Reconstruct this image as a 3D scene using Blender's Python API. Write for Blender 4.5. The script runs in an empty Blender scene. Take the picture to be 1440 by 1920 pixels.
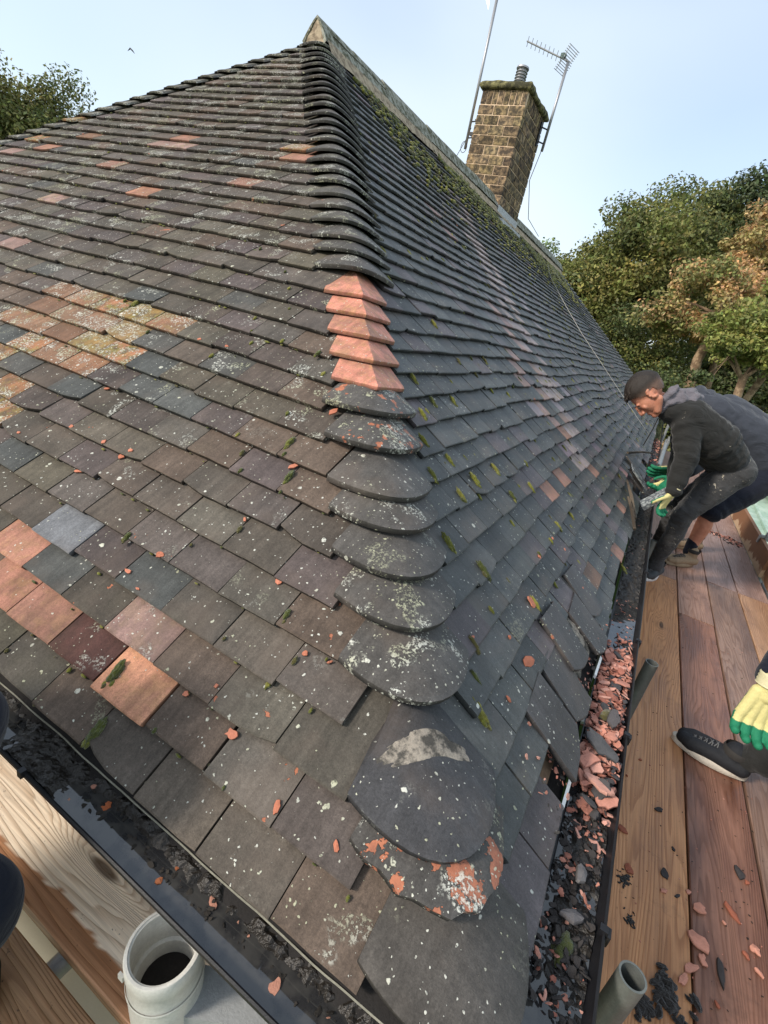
import bpy, math, random
import numpy as np
from mathutils import Vector, Matrix, noise
random.seed(7); rng = np.random.default_rng(7)
R = math.radians
SC = bpy.context.scene
COL = SC.collection

# ---------------------------------------------------------------- camera, sky, sun, exposure
CAMPOS = Vector((-0.1414, -0.4244, 0.8980))
CROT = Matrix(((0.84852819, -0.35693469, 0.39063734), (0.48483973, 0.22871602, -0.84416789), (0.21196779, 0.90569675, 0.36712811)))
FPX = 930.3
cam = bpy.data.cameras.new('camera'); camo = bpy.data.objects.new('camera', cam); COL.objects.link(camo)
camo.matrix_world = Matrix.Translation(CAMPOS) @ CROT.to_4x4()
cam.sensor_fit = 'HORIZONTAL'; cam.sensor_width = 36.0; cam.lens = FPX / 1440 * 36
cam.clip_start = 0.02; cam.clip_end = 2000
SC.camera = camo
SC.render.engine = 'CYCLES'
SC.view_settings.view_transform = 'Standard'; SC.view_settings.look = 'None'
SC.view_settings.exposure = 0.78; SC.view_settings.gamma = 1.0

SUN_DIR = Vector((-0.50, -0.66, 0.56)).normalized()
SUN_EL = math.asin(SUN_DIR.z); SUN_AZ = math.atan2(SUN_DIR.x, SUN_DIR.y)
world = bpy.data.worlds.new('World'); SC.world = world; world.use_nodes = True
wn = world.node_tree.nodes; wl = world.node_tree.links; wn.clear()
wout = wn.new('ShaderNodeOutputWorld'); bg = wn.new('ShaderNodeBackground')
sky = wn.new('ShaderNodeTexSky'); sky.sky_type = 'NISHITA'; sky.sun_disc = False
sky.sun_elevation = SUN_EL; sky.sun_rotation = SUN_AZ; sky.altitude = 50; sky.air_density = 1.0; sky.dust_density = 2.0; sky.ozone_density = 1.2
tc = wn.new('ShaderNodeTexCoord')
mp = wn.new('ShaderNodeMapping'); mp.inputs['Location'].default_value = (2.3, 0.7, 0.0); mp.inputs['Scale'].default_value = (1.0, 1.0, 1.7)
nz = wn.new('ShaderNodeTexNoise'); nz.inputs['Scale'].default_value = 1.1; nz.inputs['Detail'].default_value = 4; nz.inputs['Roughness'].default_value = 0.35; nz.inputs['Distortion'].default_value = 0.4
rp = wn.new('ShaderNodeValToRGB'); rp.color_ramp.elements[0].position = 0.34; rp.color_ramp.elements[0].color = (0.40, 0.40, 0.40, 1); rp.color_ramp.elements[1].position = 0.64; rp.color_ramp.elements[1].color = (0.93, 0.93, 0.93, 1)
mx = wn.new('ShaderNodeMix'); mx.data_type = 'RGBA'
wl.new(tc.outputs['Generated'], mp.inputs['Vector']); wl.new(mp.outputs[0], nz.inputs['Vector']); wl.new(nz.outputs['Fac'], rp.inputs[0])
wl.new(rp.outputs[0], mx.inputs['Factor']); wl.new(sky.outputs[0], mx.inputs['A']); mx.inputs['B'].default_value = (3.9, 4.4, 4.75, 1)
wl.new(mx.outputs['Result'], bg.inputs['Color']); bg.inputs['Strength'].default_value = 0.145
wl.new(bg.outputs[0], wout.inputs['Surface'])
sund = bpy.data.lights.new('sun', 'SUN'); sund.energy = 2.3; sund.angle = R(9); sund.color = (1.0, 0.91, 0.80)
suno = bpy.data.objects.new('sun', sund); COL.objects.link(suno); suno.rotation_euler = SUN_DIR.to_track_quat('Z', 'Y').to_euler()

# ---------------------------------------------------------------- data measured for single tiles, moss, flakes (metres on the roof planes)
COL_A=[(2.39,1.136,'o'),(2.234,1.139,'o'),(2.057,1.131,'o'),(1.739,1.128,'o'),(2.135,1.045,'o'),(1.973,1.031,'o'),(2.385,0.943,'o'),(2.224,0.935,'o'),(1.742,0.932,'o'),(2.15,0.837,'o'),(2.0,0.836,'o'),(1.835,0.839,'o'),(2.23,0.761,'o'),(2.02,0.652,'o'),(1.927,0.567,'o'),(1.912,1.127,'y'),(1.826,1.034,'y'),(1.904,0.934,'y'),(2.316,1.039,'b'),(2.068,0.939,'b'),(1.314,0.174,'s'),(1.161,0.164,'s'),(0.915,0.253,'p'),(0.989,0.169,'m'),(0.833,0.167,'S'),(1.422,0.191,'s'),(2.966,1.313,'p'),(2.76,1.867,'s'),(3.238,1.679,'p'),(4.08,2.237,'o'),(3.818,2.149,'s'),(4.096,2.061,'p'),(3.696,2.328,'b'),(2.972,2.415,'s'),(2.941,2.319,'p'),(3.086,2.331,'p'),(2.024,2.372,'s'),(2.081,2.45,'o'),(1.962,1.215,'g'),(1.778,0.734,'g'),(1.519,0.836,'g'),(1.591,0.931,'g'),(2.317,0.844,'g'),(1.369,0.834,'g'),(1.695,0.458,'g'),(1.31,0.351,'G'),(0.942,0.358,'g'),(1.217,0.235,'g')]
COL_B=[(3.109,1.702,'p'),(2.936,1.509,'p'),(3.076,1.415,'p'),(3.038,1.2,'p'),(2.734,1.311,'p'),(2.695,1.232,'p'),(2.616,1.135,'p'),(2.826,1.017,'p'),(2.675,0.926,'p'),(3.14,0.943,'v'),(3.068,0.821,'p'),(2.66,0.834,'p'),(2.849,0.718,'s'),(2.946,0.406,'s'),(2.205,0.515,'s'),(1.855,0.514,'s'),(5.836,0.283,'p'),(4.361,1.855,'v'),(4.399,2.007,'v'),(4.375,1.684,'v'),(3.019,0.109,'s'),(2.327,0.095,'s'),(2.833,-0.029,'s'),(1.619,0.11,'b'),(1.218,0.136,'b'),(3.455,1.161,'v'),(3.597,1.066,'v'),(3.863,0.961,'v'),(2.432,0.94,'v'),(5.67,0.478,'v')]
FLAKE_A=[(1.678,0.76,0.02),(1.473,0.48,0.025),(1.479,0.587,0.016),(1.393,0.575,0.02),(1.636,0.588,0.012),(1.79,0.495,0.014),(1.409,1.07,0.016),(1.528,1.063,0.014),(1.074,0.322,0.018),(1.03,0.39,0.02),(0.727,0.479,0.02),(0.607,0.173,0.024),(0.332,0.131,0.016),(0.743,0.182,0.012),(0.693,0.226,0.009),(0.454,0.126,0.02),(0.9,0.762,0.028),(1.373,0.6,0.014),(0.905,0.965,0.03),(0.911,0.569,0.012),(3.782,2.354,0.012),(0.573,0.369,0.012),(0.518,0.378,0.01),(1.011,0.3,0.012),(1.951,2.338,0.02),(1.66,1.99,0.014)]
FLAKE_B=[(0.756,0.243,0.05),(0.971,0.323,0.035),(1.225,0.39,0.014),(2.132,0.082,0.014),(1.525,0.319,0.012),(1.493,0.139,0.014),(0.573,0.245,0.018),(1.116,0.092,0.02),(0.845,1.052,0.02),(0.732,0.326,0.012),(1.456,0.39,0.012),(0.574,0.406,0.01),(2.506,0.972,0.014),(3.699,2.581,0.02),(3.622,2.607,0.02),(3.267,0.41,0.012)]
MOSS_A=[(1.483,1.491,0.011),(1.404,1.411,0.012),(1.331,1.315,0.01),(1.421,1.232,0.012),(1.378,1.165,0.008),(1.345,1.119,0.012),(1.24,1.159,0.014),(1.091,1.154,0.016),(1.053,1.182,0.012),(1.435,1.018,0.014),(1.031,0.908,0.012),(1.111,0.779,0.012),(0.958,0.823,0.02),(0.942,0.779,0.012),(1.061,0.736,0.014),(1.017,0.682,0.012),(0.886,0.726,0.022),(0.872,0.673,0.01),(1.958,1.146,0.02),(1.024,1.082,0.015),(0.901,0.539,0.014),(1.149,0.39,0.016),(0.984,0.449,0.009),(0.657,0.418,0.016),(0.745,0.309,0.009),(0.909,0.139,0.026),(0.909,0.105,0.01),(1.016,0.088,0.011),(0.855,0.038,0.028),(0.745,0.1,0.01),(0.603,0.282,0.014),(0.582,0.345,0.013),(0.527,0.38,0.007),(0.497,0.283,0.009),(1.187,0.043,0.01),(0.556,0.097,0.008),(3.334,2.184,0.012),(3.362,2.303,0.012),(4.332,2.488,0.01),(2.889,1.909,0.008),(1.688,1.592,0.012),(0.278,0.083,0.008),(2.018,1.144,0.012),(1.764,1.031,0.012)]
MOSS_B=[(1.039,0.988,0.02),(0.937,0.901,0.02),(0.857,0.793,0.022),(1.023,0.817,0.02),(1.112,0.723,0.026),(0.946,0.701,0.022),(1.571,0.591,0.02),(2.076,1.023,0.016),(1.182,1.032,0.02),(1.356,1.024,0.02),(2.061,1.222,0.018),(1.888,1.237,0.014),(1.691,1.41,0.02),(1.695,1.215,0.016),(0.719,0.61,0.026),(0.8,0.495,0.026),(0.721,0.41,0.014),(0.559,0.392,0.02),(0.453,0.288,0.03),(1.239,0.395,0.012),(1.61,0.399,0.02),(1.423,0.388,0.014),(0.984,0.313,0.022),(2.188,-0.016,0.022),(1.787,2.027,0.02),(1.637,1.784,0.02),(1.512,1.613,0.018),(1.153,1.131,0.02),(1.329,0.61,0.02),(1.336,0.723,0.022),(1.689,0.686,0.016),(2.531,0.645,0.02),(1.903,0.374,0.02)]
DEBRIS=[(0.28,1.18,0.035,'r'),(0.395,1.364,0.035,'d'),(0.313,1.037,0.035,'r'),(0.418,1.102,0.03,'d'),(0.417,1.035,0.02,'s'),(0.456,1.047,0.02,'d'),(0.489,1.085,0.02,'s'),(0.519,1.05,0.05,'s'),(0.511,0.94,0.062,'s'),(0.519,0.894,0.03,'s'),(0.488,0.847,0.045,'s'),(0.467,0.801,0.035,'s'),(0.611,1.108,0.055,'r'),(0.652,1.281,0.045,'d'),(0.565,0.886,0.075,'d'),(0.664,1.026,0.03,'s'),(0.666,0.962,0.03,'s'),(0.637,0.991,0.025,'r'),(0.587,1.054,0.014,'s'),(0.321,1.585,0.014,'r'),(0.277,1.451,0.012,'r'),(0.446,1.221,0.014,'d'),(0.672,1.26,0.014,'r'),(0.55,0.796,0.016,'r')]
CLUMP=[(0.425,0.729,0.07),(0.366,0.667,0.05),(0.328,0.871,0.02),(0.301,0.992,0.025),(0.95,5.832,0.06)]
LEAF_A=[(-0.689,0.014,0.02),(-0.816,0.005,0.02),(-0.925,0.019,0.014),(-0.761,-0.009,0.018),(-0.48,-0.006,0.02),(-0.569,-0.003,0.012),(-0.557,0.006,0.012),(-0.32,-0.032,0.02),(-0.576,-0.036,0.012),(-0.859,0.016,0.014),(-0.757,0.038,0.01)]
HIPY={5:1180,6:1083,7:995,8:935,9:844,10:775,11:724,12:674,13:628,14:588,15:551,16:505,17:471,18:445,19:414,20:388,21:365,22:340,23:320,24:299,25:281,26:261,27:245,28:228,29:212,30:195,31:182,32:168,33:156,34:143,35:131,36:119,37:109,38:100,39:90,40:79}

# ---------------------------------------------------------------- helpers
def tag(o, label=None, cat=None, group=None, kind=None):
    if label: o['label'] = label
    if cat: o['category'] = cat
    if group: o['group'] = group
    if kind: o['kind'] = kind
    return o
def empty(name, loc=(0, 0, 0), rz=0):
    o = bpy.data.objects.new(name, None); COL.objects.link(o); o.location = loc; o.rotation_euler = (0, 0, rz); o.empty_display_size = 0.1
    return o
def setpar(o, parent):
    if parent is not None:
        o.parent = parent
        o.matrix_parent_inverse = parent_world(parent).inverted()
    return o
def parent_world(p):
    m = Matrix.LocRotScale(p.location, p.rotation_euler, p.scale)
    if p.parent is not None:
        m = parent_world(p.parent) @ p.matrix_parent_inverse @ m
    return m

class M:
    """collects geometry in world coordinates, then makes ONE mesh object with its own origin"""
    def __init__(s): s.v = []; s.f = []; s.c = []; s.t = []
    def add(s, verts, faces, col=(0.5, 0.5, 0.5), tv=(0, 0, 0), cols=None):
        b = len(s.v); s.v.extend([tuple(p) for p in verts]); s.f.extend([tuple(i + b for i in f) for f in faces])
        s.c.extend(cols if cols is not None else [col] * len(verts)); s.t.extend([tv] * len(verts))
    def merge(s, o):
        b = len(s.v); s.v += o.v; s.f += [tuple(i + b for i in f) for f in o.f]; s.c += o.c; s.t += o.t
    def box(s, x0, x1, y0, y1, z0, z1, **k):
        s.add([(x0, y0, z0), (x1, y0, z0), (x1, y1, z0), (x0, y1, z0), (x0, y0, z1), (x1, y0, z1), (x1, y1, z1), (x0, y1, z1)],
              [(0, 3, 2, 1), (4, 5, 6, 7), (0, 1, 5, 4), (1, 2, 6, 5), (2, 3, 7, 6), (3, 0, 4, 7)], **k)
    def rbox(s, mat, sx, sy, sz, **k):
        pts = [mat @ Vector((a * sx / 2, b * sy / 2, c_ * sz / 2)) for c_ in (-1, 1) for a, b in ((-1, -1), (1, -1), (1, 1), (-1, 1))]
        s.add(pts, [(0, 3, 2, 1), (4, 5, 6, 7), (0, 1, 5, 4), (1, 2, 6, 5), (2, 3, 7, 6), (3, 0, 4, 7)], **k)
    def tube(s, pts, rad, n=12, cap=True, **k):
        pts = [Vector(p) for p in pts]; rad = rad if isinstance(rad, (list, tuple)) else [rad] * len(pts)
        vs = []; fs = []
        up = None
        for i, p in enumerate(pts):
            d = (pts[min(i + 1, len(pts) - 1)] - pts[max(i - 1, 0)]).normalized()
            if up is None: up = Vector((0, 0, 1)) if abs(d.z) < 0.9 else Vector((1, 0, 0))
            a = d.cross(up).normalized(); b = a.cross(d).normalized(); up = b
            for j in range(n):
                t = 2 * math.pi * j / n; vs.append(p + (a * math.cos(t) + b * math.sin(t)) * rad[i])
        for i in range(len(pts) - 1):
            for j in range(n): fs.append((i * n + j, i * n + (j + 1) % n, (i + 1) * n + (j + 1) % n, (i + 1) * n + j))
        if cap: fs.append(tuple(range(n - 1, -1, -1))); fs.append(tuple((len(pts) - 1) * n + j for j in range(n)))
        s.add(vs, fs, **k)
    def build(s, name, mat, parent=None, origin=None, smooth=False, angle=None):
        me = bpy.data.meshes.new(name)
        V = np.array(s.v, dtype=np.float32)
        if origin is None: origin = V.mean(axis=0) if len(V) else np.zeros(3)
        origin = np.array(origin, dtype=np.float32)
        me.from_pydata((V - origin).tolist(), [], s.f)
        at = me.attributes.new('tint', 'FLOAT_COLOR', 'POINT'); ca = np.ones((len(V), 4), dtype=np.float32); ca[:, :3] = np.array(s.c); at.data.foreach_set('color', ca.ravel())
        at = me.attributes.new('tv', 'FLOAT_VECTOR', 'POINT'); at.data.foreach_set('vector', np.array(s.t, dtype=np.float32).ravel())
        if smooth or angle: me.polygons.foreach_set('use_smooth', [True] * len(me.polygons))
        if angle: me.set_sharp_from_angle(angle=R(angle))
        me.materials.append(mat); me.update()
        o = bpy.data.objects.new(name, me); COL.objects.link(o); o.location = Vector(origin.tolist())
        return setpar(o, parent)

def ico(n=1):
    t = (1 + 5 ** .5) / 2
    v = [Vector(p).normalized() for p in [(-1, t, 0), (1, t, 0), (-1, -t, 0), (1, -t, 0), (0, -1, t), (0, 1, t), (0, -1, -t), (0, 1, -t), (t, 0, -1), (t, 0, 1), (-t, 0, -1), (-t, 0, 1)]]
    f = [(0, 11, 5), (0, 5, 1), (0, 1, 7), (0, 7, 10), (0, 10, 11), (1, 5, 9), (5, 11, 4), (11, 10, 2), (10, 7, 6), (7, 1, 8), (3, 9, 4), (3, 4, 2), (3, 2, 6), (3, 6, 8), (3, 8, 9), (4, 9, 5), (2, 4, 11), (6, 2, 10), (8, 6, 7), (9, 8, 1)]
    for _ in range(n):
        c = {}; nf = []
        def mid(a, b):
            k = (min(a, b), max(a, b))
            if k not in c: v.append(((v[a] + v[b]) / 2).normalized()); c[k] = len(v) - 1
            return c[k]
        for a, b, d in f:
            ab, bd, da = mid(a, b), mid(b, d), mid(d, a); nf += [(a, ab, da), (b, bd, ab), (d, da, bd), (ab, bd, da)]
        f = nf
    return v, f
ICO1 = ico(1); ICO2 = ico(2); ICO3 = ico(3)

# ---------------------------------------------------------------- materials
def mat_new(name, rough=0.6, spec=0.5):
    m = bpy.data.materials.new(name); m.use_nodes = True; nt = m.node_tree; b = nt.nodes['Principled BSDF']
    b.inputs['Roughness'].default_value = rough; b.inputs['Specular IOR Level'].default_value = spec
    return m, nt, b
class G:
    def __init__(s, nt): s.n = nt.nodes; s.l = nt.links
    def node(s, t, **kw):
        nd = s.n.new(t)
        for k, v in kw.items(): setattr(nd, k, v)
        return nd
    def put(s, sock, v):
        if hasattr(v, 'links') or hasattr(v, 'is_output'): s.l.new(v, sock)
        else: sock.default_value = v
    def pos(s): return s.node('ShaderNodeNewGeometry').outputs['Position']
    def obj(s): return s.node('ShaderNodeTexCoord').outputs['Object']
    def attr(s, name, out='Color'): return s.node('ShaderNodeAttribute', attribute_name=name).outputs[out]
    def vm(s, op, a, b=None):
        nd = s.node('ShaderNodeVectorMath', operation=op); s.put(nd.inputs[0], a)
        if b is not None: s.put(nd.inputs[3] if op == 'SCALE' else nd.inputs[1], b)
        return nd.outputs[0] if op not in ('LENGTH', 'DISTANCE', 'DOT_PRODUCT') else nd.outputs['Value']
    def m(s, op, a, b=None, c=None, clamp=False):
        nd = s.node('ShaderNodeMath', operation=op, use_clamp=clamp); s.put(nd.inputs[0], a)
        if b is not None: s.put(nd.inputs[1], b)
        if c is not None: s.put(nd.inputs[2], c)
        return nd.outputs[0]
    def noise(s, vec, scale, detail=3, rough=0.5, dist=0.0, out='Fac'):
        nd = s.node('ShaderNodeTexNoise'); s.put(nd.inputs['Vector'], vec); nd.inputs['Scale'].default_value = scale; nd.inputs['Detail'].default_value = detail; nd.inputs['Roughness'].default_value = rough; nd.inputs['Distortion'].default_value = dist
        return nd.outputs[out]
    def vor(s, vec, scale, feature='F1', rnd=1.0, out='Distance'):
        nd = s.node('ShaderNodeTexVoronoi', feature=feature); s.put(nd.inputs['Vector'], vec); nd.inputs['Scale'].default_value = scale; nd.inputs['Randomness'].default_value = rnd
        return nd.outputs[out]
    def ramp(s, f, a, b, smooth=True):
        nd = s.node('ShaderNodeMapRange', interpolation_type='SMOOTHSTEP' if smooth else 'LINEAR'); s.put(nd.inputs['Value'], f); s.put(nd.inputs['From Min'], a); s.put(nd.inputs['From Max'], b)
        return nd.outputs[0]
    def lerp(s, f, a, b):
        nd = s.node('ShaderNodeMapRange'); s.put(nd.inputs['Value'], f); nd.inputs['To Min'].default_value = a; nd.inputs['To Max'].default_value = b; return nd.outputs[0]
    def mix(s, f, a, b, blend='MIX'):
        nd = s.node('ShaderNodeMix', data_type='RGBA', blend_type=blend); s.put(nd.inputs['Factor'], f); s.put(nd.inputs['A'], a if not isinstance(a, tuple) else (*a[:3], 1)); s.put(nd.inputs['B'], b if not isinstance(b, tuple) else (*b[:3], 1))
        return nd.outputs['Result']
    def scale(s, col, f):
        nd = s.node('ShaderNodeVectorMath', operation='SCALE'); s.put(nd.inputs[0], col); s.put(nd.inputs[3], f); return nd.outputs[0]
    def bump(s, h, dist, strength=1.0):
        nd = s.node('ShaderNodeBump'); s.put(nd.inputs['Height'], h); nd.inputs['Distance'].default_value = dist; nd.inputs['Strength'].default_value = strength; return nd.outputs[0]

def make_tile_mat():
    m, nt, b = mat_new('weathered clay tile', 0.7, 0.4); g = G(nt)
    P = g.pos(); tv = g.node('ShaderNodeSeparateXYZ'); g.put(tv.inputs[0], g.attr('tv', 'Vector'))
    lich, chip, seed = tv.outputs[0], tv.outputs[1], tv.outputs[2]
    P2 = g.vm('ADD', P, g.scale((1.0, 1.7, 0.6), g.m('MULTIPLY', seed, 3.0)))
    base = g.attr('tint')
    n1 = g.noise(P2, 9, 5, 0.6); n2 = g.noise(P2, 60, 4, 0.65); n3 = g.noise(P, 420, 3, 0.7)
    col = g.scale(base, g.lerp(n1, 0.35, 1.65)); col = g.scale(col, g.lerp(n2, 0.62, 1.38)); col = g.scale(col, g.lerp(n3, 0.55, 1.45)); n4 = g.noise(P, 190, 4, 0.8); col = g.scale(col, g.lerp(n4, 0.35, 1.65))
    sb = g.node('ShaderNodeSeparateColor'); g.put(sb.inputs[0], base)
    grime = g.m('MULTIPLY', g.ramp(g.noise(P2, 15, 6, 0.72), 0.41, 0.56), g.m('MULTIPLY', g.ramp(sb.outputs[0], 0.2, 0.32), g.m('ADD', 0.18, g.m('MULTIPLY', lich, 0.62))))
    col = g.mix(grime, col, g.mix(g.ramp(g.noise(P2, 40, 3), 0.42, 0.58), (0.085, 0.07, 0.045), (0.19, 0.16, 0.05)))
    tn = g.node('ShaderNodeSeparateXYZ'); g.put(tn.inputs[0], g.node('ShaderNodeNewGeometry').outputs['True Normal']); isb = g.ramp(tn.outputs[0], 0.0, 0.5)
    stk = g.m('ADD', g.m('MULTIPLY', g.noise(g.vm('MULTIPLY', P2, (70, 5, 5)), 1.0, 3, 0.6), g.m('SUBTRACT', 1.0, isb)), g.m('MULTIPLY', g.noise(g.vm('MULTIPLY', P2, (5, 70, 5)), 1.0, 3, 0.6), isb))
    col = g.scale(col, g.lerp(stk, 0.55, 1.45))
    # pinkish brown cast where the dark coat has worn thin
    worn = g.m('MULTIPLY', g.ramp(g.noise(P2, 5.5, 3, 0.55), 0.50, 0.72), 0.28)
    col = g.mix(worn, col, (0.15, 0.112, 0.088))
    # chips that show the red clay
    cn = g.noise(P2, 24, 4, 0.55)
    cm = g.ramp(cn, g.m('SUBTRACT', 0.80, g.m('MULTIPLY', chip, 0.30)), g.m('SUBTRACT', 0.815, g.m('MULTIPLY', chip, 0.30)))
    col = g.mix(cm, col, g.mix(g.ramp(n2, 0.35, 0.7), (0.40, 0.150, 0.085), (0.27, 0.105, 0.065)))
    # lichen: crusty patches and round spots
    lc1 = g.noise(P2, 13, 2, 0.5); fine = g.noise(P, 150, 4, 0.75)
    patch = g.m('MULTIPLY', g.ramp(lc1, g.m('SUBTRACT', 0.70, g.m('MULTIPLY', lich, 0.19)), g.m('SUBTRACT', 0.76, g.m('MULTIPLY', lich, 0.19))), g.ramp(fine, 0.50, 0.55))
    wv = g.vm('ADD', P2, g.scale(g.noise(P, 90, 2, 0.6, out='Color'), 0.010))
    spots = []
    for sc, thr, dens in ((30, 0.20, 0.62), (60, 0.24, 0.66), (130, 0.30, 0.60)):
        nd = g.node('ShaderNodeTexVoronoi'); g.put(nd.inputs['Vector'], wv); nd.inputs['Scale'].default_value = sc
        sx = g.node('ShaderNodeSeparateXYZ'); g.put(sx.inputs[0], nd.outputs['Color'])
        on = g.m('GREATER_THAN', g.m('ADD', sx.outputs[0], g.m('MULTIPLY', lich, 0.34)), 0.975)
        r = g.m('MULTIPLY', g.m('ADD', g.m('MULTIPLY', sx.outputs[1], 0.8), 0.35), thr)
        spots.append(g.m('MULTIPLY', on, g.m('SUBTRACT', 1.0, g.ramp(nd.outputs['Distance'], g.m('MULTIPLY', r, 0.8), r))))
    sp = g.m('MAXIMUM', g.m('MAXIMUM', spots[0], spots[1]), spots[2])
    lm = g.m('MULTIPLY', g.m('MAXIMUM', g.m('MULTIPLY', patch, g.ramp(lich, 0.35, 0.8)), g.m('MULTIPLY', sp, g.ramp(fine, 0.30, 0.46))), 1.0)
    lcol = g.mix(g.ramp(g.noise(P, 7, 2), 0.45, 0.62), (0.68, 0.68, 0.60), (0.48, 0.48, 0.33))
    col = g.mix(g.m('MULTIPLY', lm, g.lerp(g.noise(P, 30, 2), 0.35, 1.1)), col, lcol)
    # thin green algae
    al = g.m('MULTIPLY', g.ramp(g.noise(P, 2.2, 4, 0.6), 0.55, 0.75), 0.12)
    col = g.mix(al, col, (0.10, 0.105, 0.045))
    g.put(b.inputs['Base Color'], col)
    g.put(b.inputs['Roughness'], g.m('SUBTRACT', g.lerp(n2, 0.68, 0.92), g.m('MULTIPLY', isb, 0.24))); g.put(b.inputs['Specular IOR Level'], g.m('ADD', 0.22, g.m('MULTIPLY', isb, 0.30)))
    h = g.m('ADD', g.m('MULTIPLY', n3, 0.5), g.m('ADD', g.m('MULTIPLY', n2, 1.2), g.m('MULTIPLY', lm, 0.9)))
    h = g.m('SUBTRACT', h, g.m('MULTIPLY', cm, 1.2))
    g.put(b.inputs['Normal'], g.bump(h, 0.0018, 0.9))
    return m
def make_plain(name, col, rough=0.6, spec=0.4, nscale=30, amp=0.25, bump=0.001, bscale=200, metal=0.0, use_tint=False, sheen=0.0):
    m, nt, b = mat_new(name, rough, spec); g = G(nt); P = g.pos()
    n1 = g.noise(P, nscale, 4, 0.6); n2 = g.noise(P, bscale, 3, 0.6)
    base = g.attr('tint') if use_tint else (*col, )
    c = g.scale(base, g.m('MULTIPLY', g.lerp(n1, 1 - amp, 1 + amp), g.lerp(n2, 1 - amp * .5, 1 + amp * .5)))
    g.put(b.inputs['Base Color'], c); b.inputs['Metallic'].default_value = metal
    g.put(b.inputs['Normal'], g.bump(g.m('ADD', n1, n2), bump, 0.8))
    if sheen: b.inputs['Sheen Weight'].default_value = sheen
    return m
def make_wood():
    """boards: local X runs along the grain. tint = board colour, tv = (wet stain, ring scale, seed)"""
    m, nt, b = mat_new('sawn softwood', 0.55, 0.4); g = G(nt)
    P = g.obj(); tv = g.node('ShaderNodeSeparateXYZ'); g.put(tv.inputs[0], g.attr('tv', 'Vector'))
    seed = tv.outputs[2]
    P2 = g.vm('ADD', P, g.scale((7.3, 2.1, 3.7), seed))
    st = g.vm('MULTIPLY', P2, (0.55, 6.0, 6.0))
    w1 = g.noise(st, 1.0, 3, 0.45, 0.3)
    # knots: far apart along the grain, they bend the rings round them
    kn = g.vm('MULTIPLY', P2, (1.15, 5.0, 0.0))
    kv = g.attr('kn', 'Vector'); kdd = g.vm('LENGTH', g.vm('MULTIPLY', g.vm('SUBTRACT', P, kv), (1.15, 5.0, 0.0)))
    kd = g.m('MINIMUM', g.vor(kn, 1.0, rnd=1.0), kdd)
    ring = g.m('ADD', g.m('MULTIPLY', w1, g.m('MULTIPLY', tv.outputs[1], 24.0)), g.m('MULTIPLY', g.m('POWER', g.m('SUBTRACT', 1.0, g.ramp(kd, 0.0, 0.40)), 2.0), 5.5))
    sy = g.node('ShaderNodeSeparateXYZ'); g.put(sy.inputs[0], P2)
    ring = g.m('ADD', ring, g.m('MULTIPLY', sy.outputs[1], g.m('MULTIPLY', tv.outputs[1], 60.0)))
    fr = g.m('FRACT', ring)
    line = g.m('MULTIPLY', g.m('MULTIPLY', g.ramp(fr, 0.30, 0.90), g.m('SUBTRACT', 1.0, g.ramp(fr, 0.90, 1.0))), g.lerp(g.noise(g.vm('MULTIPLY', P2, (0.8, 14, 14)), 1.0, 3, 0.6), 0.25, 1.25))
    fib = g.noise(g.vm('MULTIPLY', P2, (5, 190, 190)), 1.0, 3, 0.6)
    big = g.noise(g.vm('MULTIPLY', P2, (1.3, 4, 4)), 1.0, 4, 0.6)
    base = g.attr('tint')
    col = g.scale(base, g.lerp(big, 0.55, 1.45)); col = g.scale(col, g.lerp(fib, 0.60, 1.40))
    col = g.mix(g.m('MULTIPLY', line, 0.85), col, g.vm('MULTIPLY', col, (0.58, 0.48, 0.40)))
    knot = g.m('SUBTRACT', 1.0, g.ramp(kd, 0.035, 0.085))
    col = g.mix(g.m('MULTIPLY', knot, 0.85), col, (0.06, 0.03, 0.015))
    stain = g.m('MULTIPLY', g.ramp(g.noise(g.vm('MULTIPLY', P2, (1.6, 7, 7)), 1.0, 5, 0.62), 0.42, 0.62), tv.outputs[0])
    col = g.mix(g.m('MULTIPLY', stain, 0.75), col, g.vm('MULTIPLY', col, (0.42, 0.34, 0.33)))
    dirt = g.m('MAXIMUM', g.ramp(g.noise(P2, 70, 4, 0.8), 0.645, 0.70), g.m('MULTIPLY', g.ramp(g.noise(P2, 5, 6, 0.75), 0.56, 0.72), 0.55))
    col = g.mix(g.m('MULTIPLY', dirt, 0.6), col, (0.035, 0.022, 0.018))
    g.put(b.inputs['Base Color'], col)
    g.put(b.inputs['Roughness'], g.m('SUBTRACT', g.lerp(big, 0.36, 0.62), g.m('MULTIPLY', stain, 0.20)))
    h = g.m('ADD', g.m('MULTIPLY', line, 0.8), g.m('ADD', fib, g.m('MULTIPLY', dirt, 0.8)))
    g.put(b.inputs['Normal'], g.bump(h, 0.0012, 0.8))
    return m
def make_board_brown():
    """rough stained edge boards (toe boards): dry pale patches over brown"""
    m, nt, b = mat_new('stained toe board', 0.7, 0.3); g = G(nt); P = g.obj()
    n = g.noise(P, 3.2, 5, 0.6, 0.6); f = g.noise(P, 70, 4, 0.65)
    sz = g.node('ShaderNodeSeparateXYZ'); g.put(sz.inputs[0], P)
    mk = g.ramp(g.m('ADD', n, g.m('MULTIPLY', sz.outputs[2], -2.2)), 0.60, 0.66)
    c = g.mix(mk, (0.25, 0.125, 0.065), (0.52, 0.37, 0.24)); c = g.scale(c, g.lerp(f, 0.7, 1.3))
    g.put(b.inputs['Base Color'], c); g.put(b.inputs['Normal'], g.bump(f, 0.001, 0.6)); return m
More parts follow.
